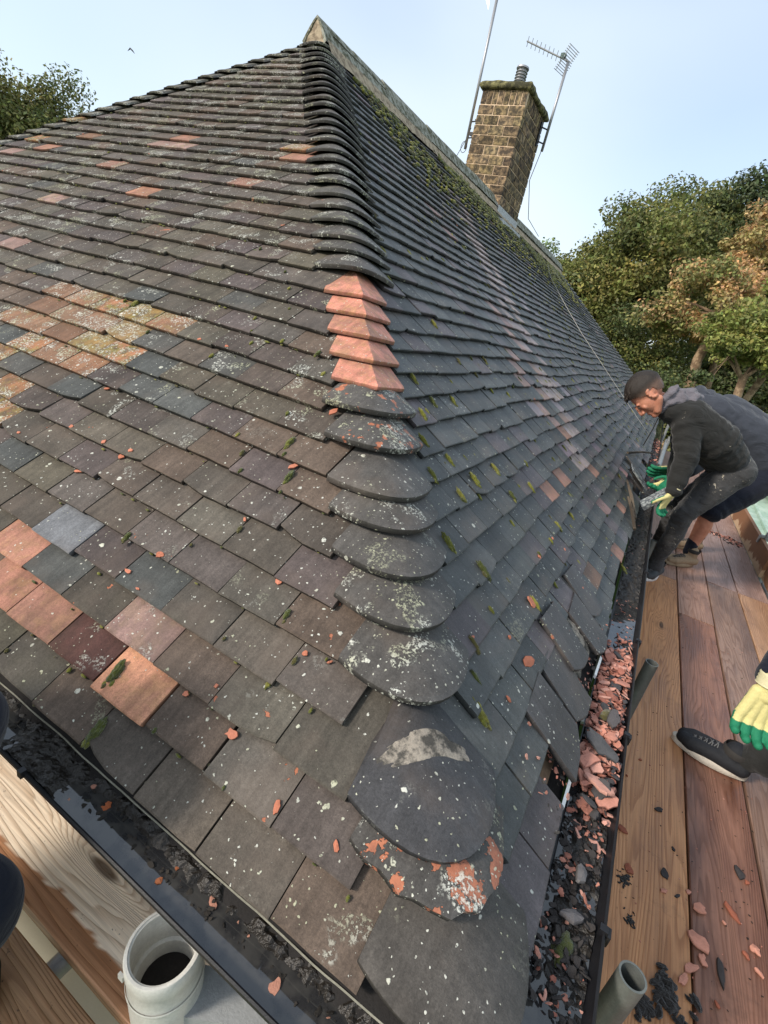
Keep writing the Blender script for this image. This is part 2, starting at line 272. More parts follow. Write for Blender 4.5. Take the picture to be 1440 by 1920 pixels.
def make_leaf():
    m, nt, b = mat_new('leaves', 0.55, 0.3); g = G(nt)
    c = g.attr('tint'); tr = g.node('ShaderNodeBsdfTranslucent'); g.put(tr.inputs['Color'], c); g.put(b.inputs['Base Color'], c)
    mxs = g.node('ShaderNodeMixShader'); mxs.inputs[0].default_value = 0.30; out = nt.nodes['Material Output']
    nt.links.new(b.outputs[0], mxs.inputs[1]); nt.links.new(tr.outputs[0], mxs.inputs[2]); nt.links.new(mxs.outputs[0], out.inputs['Surface']); return m
def make_cloth(name, col, paint=0.0, rough=0.9, scale=1.0, denim=False):
    m, nt, b = mat_new(name, rough, 0.2); g = G(nt); P = g.pos()
    n = g.noise(P, 12, 4, 0.6); w = g.noise(P, 500, 2, 0.6)
    c = g.scale((*col,), g.m('MULTIPLY', g.lerp(n, 0.7, 1.35), g.lerp(w, 0.75, 1.25)))
    if denim: c = g.mix(g.m('MULTIPLY', g.ramp(g.noise(P, 6, 3), 0.45, 0.7), 0.5), c, tuple(x * 2.0 for x in col))
    if paint:
        pn = g.noise(P, 26, 6, 0.72, 1.4); pm = g.m('MULTIPLY', g.ramp(pn, 0.68 - paint * .05, 0.70 - paint * .05), g.ramp(g.noise(P, 5, 2), 0.50, 0.58))
        c = g.mix(g.m('MULTIPLY', pm, 0.8), c, (0.42, 0.38, 0.30))
    g.put(b.inputs['Base Color'], c); b.inputs['Sheen Weight'].default_value = 0.12
    fold = g.noise(g.vm('MULTIPLY', P, (9, 9, 16)), scale, 3, 0.5, 1.2)
    g.put(b.inputs['Normal'], g.bump(g.m('ADD', g.m('MULTIPLY', fold, 8.0), g.m('MULTIPLY', w, 0.3)), 0.0016, 1.0)); return m
def make_skin():
    m, nt, b = mat_new('skin', 0.5, 0.4); g = G(nt); P = g.pos()
    c = g.mix(g.ramp(g.noise(P, 22, 3), 0.35, 0.65), (0.50, 0.22, 0.14), (0.42, 0.17, 0.105)); c = g.scale(c, g.lerp(g.noise(P, 300, 2), 0.85, 1.15))
    g.put(b.inputs['Base Color'], c); b.inputs['Subsurface Weight'].default_value = 0.08; b.inputs['Subsurface Radius'].default_value = (0.01, 0.004, 0.002); return m
def make_brickface():
    m, nt, b = mat_new('sooty stone brick', 0.85, 0.25); g = G(nt); P = g.pos()
    n = g.noise(P, 16, 4, 0.65); f = g.noise(P, 90, 4, 0.7)
    c = g.mix(g.ramp(n, 0.40, 0.68), (0.060, 0.048, 0.034), (0.30, 0.22, 0.125)); c = g.vm('MULTIPLY', c, g.attr('tint'))
    c = g.scale(c, g.lerp(f, 0.55, 1.45)); g.put(b.inputs['Base Color'], c); g.put(b.inputs['Normal'], g.bump(g.m('ADD', n, f), 0.005, 0.8)); return m
def make_concrete(name, a, b_, sc=8, bump=0.004, t0=0.45, t1=0.6, rough=0.9):
    m, nt, b = mat_new(name, rough, 0.25); g = G(nt); P = g.pos()
    n = g.noise(P, sc, 6, 0.7); f = g.noise(P, sc * 12, 4, 0.7)
    c = g.scale(g.mix(g.ramp(n, t0, t1), a, b_), g.lerp(f, 0.65, 1.35)); g.put(b.inputs['Base Color'], c); g.put(b.inputs['Normal'], g.bump(g.m('ADD', n, g.m('MULTIPLY', f, 0.6)), bump, 0.9)); return m
def make_water():
    m, nt, b = mat_new('dirty water', 0.03, 1.0); g = G(nt); P = g.pos()
    g.put(b.inputs['Base Color'], g.mix(g.ramp(g.noise(P, 30, 3), 0.4, 0.6), (0.025, 0.025, 0.026), (0.05, 0.048, 0.045)))
    g.put(b.inputs['Normal'], g.bump(g.noise(P, 18, 2), 0.0006, 0.5)); return m

MT = make_tile_mat(); WOOD = make_wood(); TOE = make_board_brown(); LEAF = make_leaf(); SKIN = make_skin(); BRICK = make_brickface(); WATER = make_water()
BLACKP = make_plain('black plastic', (0.012, 0.012, 0.014), 0.45, 0.35, 14, 0.5, 0.0004, 300)
GALV = make_plain('galvanised steel', (0.30, 0.31, 0.31), 0.42, 0.5, 20, 0.35, 0.0006, 200, metal=0.55)
GALVD = make_plain('dull galvanised tube', (0.135, 0.145, 0.135), 0.50, 0.5, 16, 0.5, 0.0008, 240, metal=0.35)
ALU = make_plain('weathered aluminium', (0.33, 0.33, 0.34), 0.4, 0.5, 10, 0.2, 0.0004, 200, metal=0.5)
FELT = make_plain('roofing felt', (0.022, 0.020, 0.019), 0.9, 0.2, 12, 0.5, 0.002, 180)
GREYP = make_plain('grey pvc', (0.56, 0.55, 0.50), 0.45, 0.5, 12, 0.45, 0.0003, 200)
CREAM = make_plain('cream pvc', (0.62, 0.60, 0.47), 0.4, 0.5, 9, 0.10, 0.0003, 200)
WHITEP = make_plain('white pvc', (0.75, 0.75, 0.74), 0.35, 0.5, 9, 0.2, 0.0003, 200)
MORTAR = make_concrete('pale mortar', (0.56, 0.40, 0.265), (0.68, 0.52, 0.36), 14, 0.003)
MORTG = make_concrete('grey mortar bed', (0.075, 0.07, 0.062), (0.34, 0.30, 0.25), 30, 0.006, 0.42, 0.60)
RIDGE = make_concrete('lichened ridge tile', (0.085, 0.085, 0.050), (0.33, 0.33, 0.28), 16, 0.003, 0.40, 0.60)
BEDDING = make_concrete('cream bedding mortar', (0.42, 0.34, 0.24), (0.22, 0.17, 0.12), 18, 0.004)
LEAD = make_plain('lead flashing', (0.42, 0.43, 0.44), 0.55, 0.5, 22, 0.45, 0.002, 90)
MOSS = make_plain('moss', (0.1, 0.1, 0.02), 0.95, 0.1, 90, 0.5, 0.004, 420, use_tint=True, sheen=0.3)
CAPM = make_concrete('mossy cap', (0.045, 0.042, 0.022), (0.24, 0.22, 0.10), 12, 0.012, 0.40, 0.62)
SHARD = make_plain('broken clay', (0.5, 0.2, 0.1), 0.85, 0.2, 50, 0.30, 0.002, 260, use_tint=True)
SLUDGE = make_plain('wet leaf sludge', (0.016, 0.013, 0.010), 0.42, 0.45, 45, 0.6, 0.004, 160)
BARK = make_concrete('bark', (0.16, 0.105, 0.065), (0.34, 0.24, 0.15), 3, 0.03)
BARKD = make_concrete('dark bark', (0.055, 0.042, 0.03), (0.13, 0.10, 0.07), 3, 0.03)
GRASS = make_concrete('lawn', (0.045, 0.085, 0.015), (0.085, 0.13, 0.03), 0.7, 0.02)
RENDER = make_concrete('brick wall render', (0.28, 0.20, 0.14), (0.34, 0.25, 0.18), 2, 0.004)
HOOD = make_cloth('black jersey', (0.020, 0.020, 0.019), paint=0.35, scale=1.0)
NAVY = make_cloth('navy jersey', (0.040, 0.045, 0.058), scale=0.8)
DNAVY = make_cloth('dark navy cloth', (0.008, 0.010, 0.018), scale=0.8)
JEAN = make_cloth('worn black denim', (0.040, 0.040, 0.041), paint=1.5, scale=1.5, denim=True)
GREYJ = make_cloth('grey jersey', (0.125, 0.115, 0.13), scale=2.0)
HAIR = make_plain('hair', (0.030, 0.021, 0.015), 0.6, 0.4, 160, 0.6, 0.003, 500)
HAIRS = make_plain('clipped hair', (0.050, 0.034, 0.026), 0.7, 0.3, 160, 0.4, 0.002, 500)
GLOVE = make_plain('glove knit and latex', (0.5, 0.5, 0.3), 0.7, 0.3, 60, 0.15, 0.002, 400, use_tint=True)
SHOE = make_plain('shoe', (0.1, 0.1, 0.1), 0.75, 0.3, 60, 0.25, 0.0015, 400, use_tint=True)
MINT = make_concrete('mint sheet roof', (0.33, 0.45, 0.36), (0.46, 0.56, 0.47), 0.8, 0.003)
STAIN = make_concrete('stained plywood', (0.24, 0.10, 0.045), (0.55, 0.40, 0.30), 1.3, 0.002)
SLATE = make_concrete('grey slate shard', (0.10, 0.11, 0.12), (0.35, 0.38, 0.37), 40, 0.002)

# ---------------------------------------------------------------- roof geometry
TH = 0.6916; c_, s_ = math.cos(TH), math.sin(TH)
GA = 0.0961; GX = GA * c_; GZ = GA * s_; NR = 41.5; RX = -NR * GX; RZ = NR * GZ; YA = NR * GX; YB = 11.75; YEND = YB + YA; XEND = 2 * RX
NAt = Vector((0, -s_, c_)); NBt = Vector((s_, 0, c_))
FACE = {'A': (Vector((0, 0, 0)), Vector((-1, 0, 0)), Vector((0, c_, s_)), NAt), 'B': (Vector((0, 0, 0)), Vector((0, 1, 0)), Vector((-c_, 0, s_)), NBt)}
def sag(face, u, v):
    a = 0.014 if face == 'A' else 0.020
    k = min(1.0, v / 0.5)
    return a * k * noise.noise(Vector((u * 0.7 + (5 if face == 'B' else 0), v * 0.9, 1.3)))
def wob(face, u, v):
    if face == 'A': return 0.006 * noise.noise(Vector((u * 1.3, v * 0.6, 4.0)))
    k = min(1.0, max(0, u - 0.6) / 1.5)
    return k * (0.009 * noise.cell(Vector((u * 1.15 + 0.3 * math.floor(v / GA), math.floor(v / GA) * 1.0, 5.5))) + 0.022 * noise.noise(Vector((u * 0.75, v * 1.2, 9.0))) + 0.007 * noise.noise(Vector((u * 2.6, v * 3.0, 2.0))))
def fp(face, u, v, h=0.0):
    O, U, V, N = FACE[face]; return O + U * u + V * v + N * (h + sag(face, u, v))
def project(p):
    q = CROT.transposed() @ (Vector(p) - CAMPOS)
    if q.z > -0.05: return None
    return (720 + FPX * q.x / -q.z, 960 - FPX * q.y / -q.z, -q.z)

PAL = {'o': [(0.29, 0.140, 0.072), (0.24, 0.125, 0.075), (0.33, 0.155, 0.085), (0.21, 0.12, 0.075)], 'y': [(0.27, 0.17, 0.065), (0.24, 0.155, 0.075)], 'b': [(0.17, 0.095, 0.06), (0.15, 0.08, 0.055)],
       's': [(0.36, 0.17, 0.12), (0.30, 0.15, 0.11)], 'S': [(0.52, 0.25, 0.155)], 'p': [(0.26, 0.165, 0.145), (0.30, 0.19, 0.17)], 'm': [(0.075, 0.035, 0.03)],
       'g': [(0.072, 0.074, 0.070), (0.066, 0.069, 0.066)], 'G': [(0.15, 0.155, 0.165)], 'v': [(0.24, 0.20, 0.215), (0.21, 0.18, 0.20)]}
TT = 0.0145   # tile thickness
def tile_geo(face, u0, u1, v0, L, rnd, col, tv, near=True, dh=0.0, rot=0.0, chip=None, droprate=0.18):
    O, U, V, N = FACE[face]; m = M()
    us = np.linspace(0, 1, 5 if near else 2)
    vs = [0.0, 0.0035, L * 0.45, L] if near else [0.0, L]
    cu = (u0 + u1) / 2; W = u1 - u0; camb = rnd.uniform(0.0, 0.0022)
    def P(a, v, h):
        du = (a - 0.5) * W; cr, sr = math.cos(rot), math.sin(rot)
        uu = cu + du * cr - v * sr; vv = v0 + du * sr + v * cr
        return fp(face, uu, vv, h)
    rows = []; vsn = []
    ce = rnd.uniform(-1, 1, len(us)) * 0.0009
    for j, v in enumerate(vs):
        r = []
        for i, a in enumerate(us):
            vv = v + (ce[i] if j < 2 else 0)
            if chip is not None and j < 2:
                if chip[0] == 0 and i == 0: vv += chip[1]
                if chip[0] == 0 and i == 1: vv += chip[1] * .35
                if chip[0] == 1 and i == len(us) - 1: vv += chip[1]
                if chip[0] == 1 and i == len(us) - 2: vv += chip[1] * .35
                if chip[0] == 2 and i == 2: vv += chip[1]
            h = dh - droprate * v + camb * (1 - (2 * a - 1) ** 2) * (1 if near else 0) - (0.0022 if (near and j == 0) else 0)
            r.append(P(a, vv, h))
        rows.append(r)
    n = len(us); verts = [p for r in rows for p in r]; faces = []
    flip = (face == 'A')
    def q(a, b, d, e): faces.append((a, e, d, b) if flip else (a, b, d, e))
    for j in range(len(vs) - 1):
        for i in range(n - 1): q(j * n + i, j * n + i + 1, (j + 1) * n + i + 1, (j + 1) * n + i)
    nb = len(verts)
    verts += [p - N * (TT - 0.0022 if near else TT) for p in rows[0]]      # bottom of front edge
    for i in range(n - 1): q(nb + i, nb + i + 1, i + 1, i)
    nl = len(verts); verts += [r[0] - N * TT for r in rows[1:]]
    nr = len(verts); verts += [r[-1] - N * TT for r in rows[1:]]
    def side(top, bot, fl):
        for j in range(len(top) - 1):
            f = (bot[j], top[j], top[j + 1], bot[j + 1]); faces.append(f if fl else f[::-1])
    side([j * n for j in range(len(vs))], [nb] + list(range(nl, nr)), not flip)
    side([j * n + n - 1 for j in range(len(vs))], [nb + n - 1] + list(range(nr, nr + len(vs) - 1)), flip)
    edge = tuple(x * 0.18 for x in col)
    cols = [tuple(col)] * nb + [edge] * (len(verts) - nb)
    m.add(verts, faces, cols=cols, tv=tv); return m

def nearest_special(face, uc, k, table, used):
    best = None
    for i, (u, v, kk) in enumerate(table):
        if i in used: continue
        if abs(v - (k + 0.5) * GA) < GA * 0.62 and abs(u - uc) < 0.083:
            d = abs(v - (k + .5) * GA) + abs(u - uc)
            if best is None or d < best[0]: best = (d, i, kk)
    if best: used.add(best[1]); return best[2]
    return None

house = empty('house', (XEND / 2, YEND / 2, -3.3)); tag(house, 'tile-roofed house with dark clay hipped roof and tall stone brick chimney', 'house')
deck = M()
dz = -0.075
def dk(p): return (p[0], p[1], p[2] + dz)
ap1, ap2 = (RX, YA, RZ), (RX, YB, RZ); c0, c1, c2, c3 = (0, 0, 0), (XEND, 0, 0), (XEND, YEND, 0), (0, YEND, 0)
deck.add([dk(p) for p in (c0, c1, c2, c3, ap1, ap2)], [(1, 0, 4), (0, 3, 5, 4), (3, 2, 5), (2, 1, 4, 5)])
roof = deck.build('roof', FELT, house)

def hole_B(u, k):
    return (k == 0 and 0.60 < u < 1.32) or (k == 1 and 0.86 < u < 1.20) or (k == 0 and 3.9 < u < 4.6) or (k == 1 and 4.2 < u < 4.6) or (k == 0 and 5.3 < u < 5.6)
tiles = []
for face, table in (('A', COL_A), ('B', COL_B)):
    used = set()
    for k in range(0, 42):
        rr = np.random.default_rng(1000 * (face == 'B') + k + 11)
        start = k * GX + 0.205; end = (-XEND - k * GX - 0.205) if face == 'A' else (YEND - k * GX - 0.205)
        if 11 <= k <= 15: start -= 0.045
        w = 0.165; u = start; j = 0
        drift = rr.uniform(-0.004, 0.004)
        first = True
        while u < end - 0.03:
            uu1 = min(u + w, end); gap = 0.0024 + (rr.random() < 0.28) * rr.uniform(0.001, 0.0055)
            uc = (u + uu1) / 2; near_p = project(fp(face, uc, k * GA))
            sp = nearest_special(face, uc, k, table, used)
            r = rr.random()
            if face == 'A':
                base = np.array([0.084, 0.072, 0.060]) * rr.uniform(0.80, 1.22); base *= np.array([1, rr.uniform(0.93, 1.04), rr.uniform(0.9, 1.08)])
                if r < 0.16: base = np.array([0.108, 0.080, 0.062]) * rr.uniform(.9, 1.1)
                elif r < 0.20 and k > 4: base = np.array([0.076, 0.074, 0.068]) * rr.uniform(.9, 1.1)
                elif r > 0.985 and k > 12: base = np.array([0.23, 0.125, 0.095])
                lich = rr.uniform(0.12, 0.62) + 0.30 * min(1, max(0, (k - 4) / 14)) + 0.2 * min(1, max(0, (k - 20) / 14)); chipa = rr.random() ** 7 * 0.50
            else:
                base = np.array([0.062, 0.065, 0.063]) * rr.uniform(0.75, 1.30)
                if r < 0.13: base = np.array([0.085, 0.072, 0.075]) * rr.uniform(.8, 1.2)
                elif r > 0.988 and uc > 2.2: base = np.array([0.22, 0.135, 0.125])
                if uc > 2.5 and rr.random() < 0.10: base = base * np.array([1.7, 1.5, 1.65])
                lich = rr.uniform(0.15, 0.55) + 0.25 * max(0, min(1, (uc - 4) / 6)); chipa = rr.random() ** 8 * 0.45
                # stripe of pale pinkish tiles up the long slope; mauve sheen painted into their colour
                if 2.3 < uc < 4.6 and abs(uc - (2.55 + 0.62 * (k * GA))) < 0.24 and k > 4 and rr.random() < 0.6: base = np.array([0.33, 0.26, 0.26]) * rr.uniform(0.8, 1.1)
            if sp:
                pl = PAL[sp]; base = np.array(pl[int(rr.integers(len(pl)))]) * rr.uniform(0.9, 1.1)
                if sp in 'oy': lich = 1.25
                if sp in 'sS': lich = 0.15
                chipa = 0.1
                if sp == 'o': chipa = 0.30
            if k > 33 and face == 'A' and uc < k * GX + 0.9: lich = 1.25
            chip = None
            if rr.random() < 0.13: chip = (int(rr.integers(0, 2)), rr.uniform(0.006, 0.022))
            near = near_p is not None and near_p[2] < 4.3 and -60 < near_p[0] < 1500 and -60 < near_p[1] < 2050
            dv = wob(face, uc, k * GA) + rr.normal(0, 0.0022) + (rr.random() < 0.05) * rr.uniform(-0.010, 0.010)
            if face == 'B': dv += rr.normal(0, 0.0022)
            rot = rr.normal(0, 0.006); dh = abs(rr.normal(0, 0.0012))
            if sp in ('S', 'G'): dv -= 0.008; dh += 0.003
            if rr.random() < 0.03: rot += rr.uniform(-0.025, 0.025)
            seed = float(rr.random() * 9)
            if not (face == 'B' and hole_B(uc, k)):
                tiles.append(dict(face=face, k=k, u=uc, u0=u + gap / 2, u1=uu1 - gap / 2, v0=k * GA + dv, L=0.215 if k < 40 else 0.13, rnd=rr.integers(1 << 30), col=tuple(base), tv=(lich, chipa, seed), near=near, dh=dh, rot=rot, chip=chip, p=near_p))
            u = uu1
            if first: u = start + (0.165 if True else 0); first = False
for kk in ():     # cut tiles laid bare where the bonnet has gone
    for face in 'AB': tiles.append(dict(face=face, k=kk, u=kk * GX + .1, u0=kk * GX + .012, u1=kk * GX + .198, v0=kk * GA + .004, L=0.2, rnd=kk + 5, col=(0.060, 0.056, 0.055), tv=(0.4, 0.1, kk * 1.0), near=True, dh=-0.010, rot=0.0, chip=None, p=project(fp(face, kk * GX + .1, kk * GA))))
# a few loose or slipped tiles beside the damaged eaves of the long slope
for (u, v, rot, dh, dv) in ((0.70, 0.02, 0.08, 0.012, -0.02), (0.87, 0.015, -0.05, 0.008, -0.01), (1.02, 0.10, -0.07, 0.014, -0.030), (1.27, 0.02, 0.07, 0.014, -0.02), (1.42, 0.10, -0.08, 0.010, -0.035), (4.05, 0.02, 0.25, 0.03, -0.04), (4.4, 0.10, -0.2, 0.03, -0.02)):
    tiles.append(dict(face='B', k=0, u=u, u0=u - .08, u1=u + .08, v0=v + dv, L=0.2, rnd=int(u * 1000), col=(0.062, 0.058, 0.058), tv=(0.35, 0.3, u), near=True, dh=dh, rot=rot, chip=(int(u * 10) % 2, 0.03), p=project(fp('B', u, v)), dr=0.05))
def score(t):
    p = t['p']
    if p is None or not (0 <= p[0] <= 1440 and 0 <= p[1] <= 1920): return -1
    wpt = fp(t['face'], t['u'], t['v0'] + .05); d = (CAMPOS - wpt); N = FACE[t['face']][3]
    return max(0.0, d.normalized().dot(N)) / d.length_squared
order = sorted(range(len(tiles)), key=lambda i: -score(tiles[i])); singles = set(order[:298])
field = M()
for i, t in enumerate(tiles):
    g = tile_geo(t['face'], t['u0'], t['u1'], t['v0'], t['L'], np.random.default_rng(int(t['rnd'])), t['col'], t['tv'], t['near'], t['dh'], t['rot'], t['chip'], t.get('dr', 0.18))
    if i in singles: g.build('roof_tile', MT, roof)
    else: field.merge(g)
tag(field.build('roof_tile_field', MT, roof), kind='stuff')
# hidden slopes: plain coursed sheets stepped like the tiles
back = M()
for k in range(0, 42):
    z = k * GZ; x = XEND + k * GX; t0, t1 = k * GX, YEND - k * GX
    if t1 - t0 > 0: back.add([(x, t0, z), (x, t1, z), (x + GX * 1.3, max(t1 - GX * 1.3, t0 + GX * 1.3), z + GZ * 1.1), (x + GX * 1.3, t0 + GX * 1.3, z + GZ * 1.1), (x, t0, z - .013), (x, t1, z - .013)], [(0, 3, 2, 1), (4, 0, 1, 5)], col=(0.08, 0.07, 0.062), tv=(0.5, 0.1, k * .37))
    y = YEND - k * GX; x0, x1 = XEND + k * GX, -k * GX
    if x1 - x0 > 0: back.add([(x0, y, z), (x1, y, z), (x1 - GX * 1.3, y - GX * 1.3, z + GZ * 1.1), (x0 + GX * 1.3, y - GX * 1.3, z + GZ * 1.1), (x0, y, z - .013), (x1, y, z - .013)], [(0, 1, 2, 3), (4, 5, 1, 0)], col=(0.08, 0.07, 0.062), tv=(0.5, 0.1, k * .37))
tag(back.build('rear_tile_courses', MT, roof), kind='stuff')

# ---------------------------------------------------------------- hip tiles
def hip_tile(k, sx, sy, ox, oy, col, tv, red=False, broken=False, dv=0.0, wA=0.2, wB=0.2, flat=1.0, th=0.0145, edk=0.28, w0=1.0, q0=0.10):
    """bonnet hip tile of course k; (ox, oy) the eaves corner, sx, sy = -1/+1 the way the two faces run"""
    m = M(); n = 15; ts = np.linspace(0, 1, n); up = Vector((0, 0, 1))
    def curve(kk, wa, wb, lift, ql, drop, w=2.0, q=0.05):
        H = Vector((ox + sx * kk * GX, oy + sy * kk * GX, kk * GZ)); pts = []
        P0 = H + Vector((sx * wa, 0, 0.006)); P2 = H + Vector((0, sy * wb, 0.006)); Q = H + Vector((-sx * q, -sy * q, ql))
        for t in ts:
            if red:
                hs = 0.5 + (t - 0.5); p = (P0.lerp(H + up * lift, t * 2) if t <= .5 else (H + up * lift).lerp(P2, t * 2 - 1))
            else:
                b0, b1, b2 = (1 - t) ** 2, 2 * w * t * (1 - t), t * t; p = (P0 * b0 + Q * b1 + P2 * b2) / (b0 + b1 + b2)
            pts.append(p + Vector((0, 0, drop)))
        return pts
    cv = curve; curve = lambda kk, wa, wb, lift, ql, drop, w=2.0, q=0.05: cv(kk, wa, wb, lift * flat, ql * flat, drop, w, q)
    lo = curve(k + dv, wA, wB, 0.020, 0.036, 0.002, w=w0, q=q0)
    if broken:
        rr = random.Random(k * 7)
        for i in range(n): lo[i] = lo[i] + Vector((sx, sy, 0.8)) * rr.uniform(0, 0.012)
    lo0 = [p - Vector((0, 0, 0.003)) + Vector((-sx, -sy, 0)) * 0.0015 for p in lo]
    wf = 0.55 if red else 1.0; mid = curve(k + dv + 1.1, wA - 1.1 * GX * wf, wB - 1.1 * GX * wf, 0.020, 0.030, -0.024, w=w0, q=(0.055 if q0 > .08 else q0 * .6))
    KT = 2.75 if k == 2 else min(2.0, 41.2 - k - dv); hi = curve(k + dv + KT, max(.02, wA - KT * GX * wf), max(.02, wB - KT * GX * wf), 0.020, 0.022, -0.022 * KT, q=0.02)
    rows = [lo0, [lo[i].lerp(mid[i], 0.05) for i in range(n)], [lo[i].lerp(mid[i], 0.5) for i in range(n)], mid, hi]
    verts = [p for r in rows for p in r]; F = []
    flip = (sx * sy > 0)
    def q4(a, b, d, e): F.append((a, e, d, b) if flip else (a, b, d, e))
    for j in range(len(rows) - 1):
        for i in range(n - 1): q4(j * n + i, j * n + i + 1, (j + 1) * n + i + 1, (j + 1) * n + i)
    nb = len(verts); inn = Vector((sx, sy, 0)) * 0.004 - Vector((0, 0, th))
    verts += [p + inn for p in lo0]
    for i in range(n - 1): q4(nb + i, nb + i + 1, i + 1, i)
    n2 = len(verts); verts += [p + inn for p in hi]
    for i in range(n - 1): q4(n2 + i, n2 + i + 1, nb + i + 1, nb + i)
    F.append((0, n, n * 2, n * 3, n * 4, n2, nb)); F.append((n - 1, nb + n - 1, n2 + n - 1, n * 5 - 1, n * 4 - 1, n * 3 - 1, n * 2 - 1))
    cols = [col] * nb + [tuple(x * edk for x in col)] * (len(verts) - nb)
    m.add(verts, F, cols=cols, tv=tv); return m
hr = np.random.default_rng(5)
for k in range(0, 41):
    if k == 3: continue
    base = np.array([0.074, 0.069, 0.064]) * hr.uniform(0.85, 1.15)
    if k == 2: base = np.array([0.045, 0.045, 0.048])
    if k == 0: base = np.array([0.066, 0.060, 0.054])
    tv = (hr.uniform(0.45, 0.95), hr.uniform(0, .25), float(hr.random() * 9))
    if k in (0, 2): tv = (0.45, 0.0, tv[2])
    if k in (9, 10): tv = (0.9, 0.72, tv[2])
    if k == 1: tv = (1.15, 0.82, tv[2])
    if k > 36: tv = (1.3, 0.1, tv[2])
    red = 11 <= k <= 15
    if red: base = np.array([0.60, 0.245, 0.175]) * hr.uniform(0.92, 1.05); tv = (0.42, 0.15, tv[2])
    dv = {0: 0.32, 1: 0.52, 2: 0.10, 4: 0.08}.get(k, 0.0)
    if k in HIPY:
        y0_ = project((-k * GX, k * GX, k * GZ + .0165))[1]; y1_ = project((-(k + 1) * GX, (k + 1) * GX, (k + 1) * GZ + .0165))[1]
        dv = max(-0.75, min(0.75, (HIPY[k] - y0_) / (y1_ - y0_)))
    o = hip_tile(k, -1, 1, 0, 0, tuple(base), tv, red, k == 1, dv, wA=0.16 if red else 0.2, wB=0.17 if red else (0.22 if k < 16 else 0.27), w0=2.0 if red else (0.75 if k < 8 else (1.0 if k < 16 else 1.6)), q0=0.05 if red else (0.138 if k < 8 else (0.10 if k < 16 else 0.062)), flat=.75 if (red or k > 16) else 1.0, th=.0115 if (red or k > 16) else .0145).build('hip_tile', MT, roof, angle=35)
    if red: tag(o, 'new salmon red angular hip tile among the dark bonnets')
for k in range(0, 41):
    base = np.array([0.10, 0.095, 0.08]) * hr.uniform(0.85, 1.2)
    if k == 26: base = np.array([0.40, 0.2, 0.1])
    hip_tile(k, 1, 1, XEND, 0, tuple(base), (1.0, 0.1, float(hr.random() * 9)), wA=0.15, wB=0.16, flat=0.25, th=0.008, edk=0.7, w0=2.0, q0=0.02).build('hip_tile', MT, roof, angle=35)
farhip = M()
for k in range(0, 41):
    for (sx, sy, ox, oy) in ((-1, -1, 0, YEND), (1, -1, XEND, YEND)):
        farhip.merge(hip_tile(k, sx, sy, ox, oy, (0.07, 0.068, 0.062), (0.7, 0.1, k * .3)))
tag(farhip.build('far_hip_tiles', MT, roof, angle=35), kind='stuff')

# ridge tiles
def ridge_section(w=0.105, top=0.098, foot=-0.045, n=9):
    pts = []
    for i in range(n):
        a = -1 + 2 * i / (n - 1); x = a * w; zz = top - (top - foot) * (abs(a) ** 1.25); pts.append((x, zz))
    return pts
y = YA - 0.07; ri = 0
while y < YB + 0.05:
    m = M(); L = 0.45; lift = 0.02 * math.sin(math.pi * min(1, (y - YA) / (YB - YA))) + random.uniform(-.004, .004) + 0.004 * (y - YA)
    sec = ridge_section(); verts = []; F = []
    for yy, sc in ((y, 1.0), (y + L - .008, 1.0)):
        for x, z in sec: verts.append((RX + x, yy, RZ + z + lift))
        for x, z in sec: verts.append((RX + x * 0.86, yy, RZ + z - 0.016 + lift))
    n = len(sec)
    for i in range(n - 1):
        F.append((i, i + 1, 2 * n + i + 1, 2 * n + i)); F.append((n + i, 3 * n + i, 3 * n + i + 1, n + i + 1)); F.append((i, n + i, n + i + 1, i + 1)); F.append((2 * n + i, 2 * n + i + 1, 3 * n + i + 1, 3 * n + i))
    m.add(verts, F); m.build('ridge_tile', RIDGE, roof, angle=50)
    y += L; ri += 1
m = M(); sec = ridge_section(0.104, 0.088, -0.075); m.add([(RX, YA - 0.066, RZ)] + [(RX + x, YA - 0.062 + random.uniform(-.004, .004), RZ + z) for x, z in sec], [(0, i + 2, i + 1) for i in range(len(sec) - 1)] + [(0, 1, len(sec))])
m.build('ridge_end_mortar', BEDDING, roof)
m = M()
for sd in (-1, 1):
    n = 160; vs = []
    for i in range(n):
        yy = YA - .05 + (YB - YA + .1) * i / (n - 1); e = 0.012 * noise.noise(Vector((yy * 9, sd, 0)))
        vs += [(RX + sd * 0.10, yy, RZ - 0.03), (RX + sd * (0.158 + e), yy, RZ - 0.118 + e)]
    m.add(vs, [(2 * i, 2 * i + 1, 2 * i + 3, 2 * i + 2) for i in range(n - 1)])
m.build('ridge_bedding', BEDDING, roof)

from mathutils.bvhtree import BVHTree
bv = M()
for t in tiles:
    if t['k'] < 6 and t['u'] < .9: bv.merge(tile_geo(t['face'], t['u0'], t['u1'], t['v0'], t['L'], np.random.default_rng(int(t['rnd'])), t['col'], t['tv'], t['near'], t['dh'], t['rot'], t['chip'], t.get('dr', 0.18)))
bv.merge(hip_tile(2, -1, 1, 0, 0, (0, 0, 0), (0, 0, 0), dv=.10, wB=.22, w0=.75, q0=.138)); BVH = BVHTree.FromPolygons([Vector(v) for v in bv.v], bv.f)
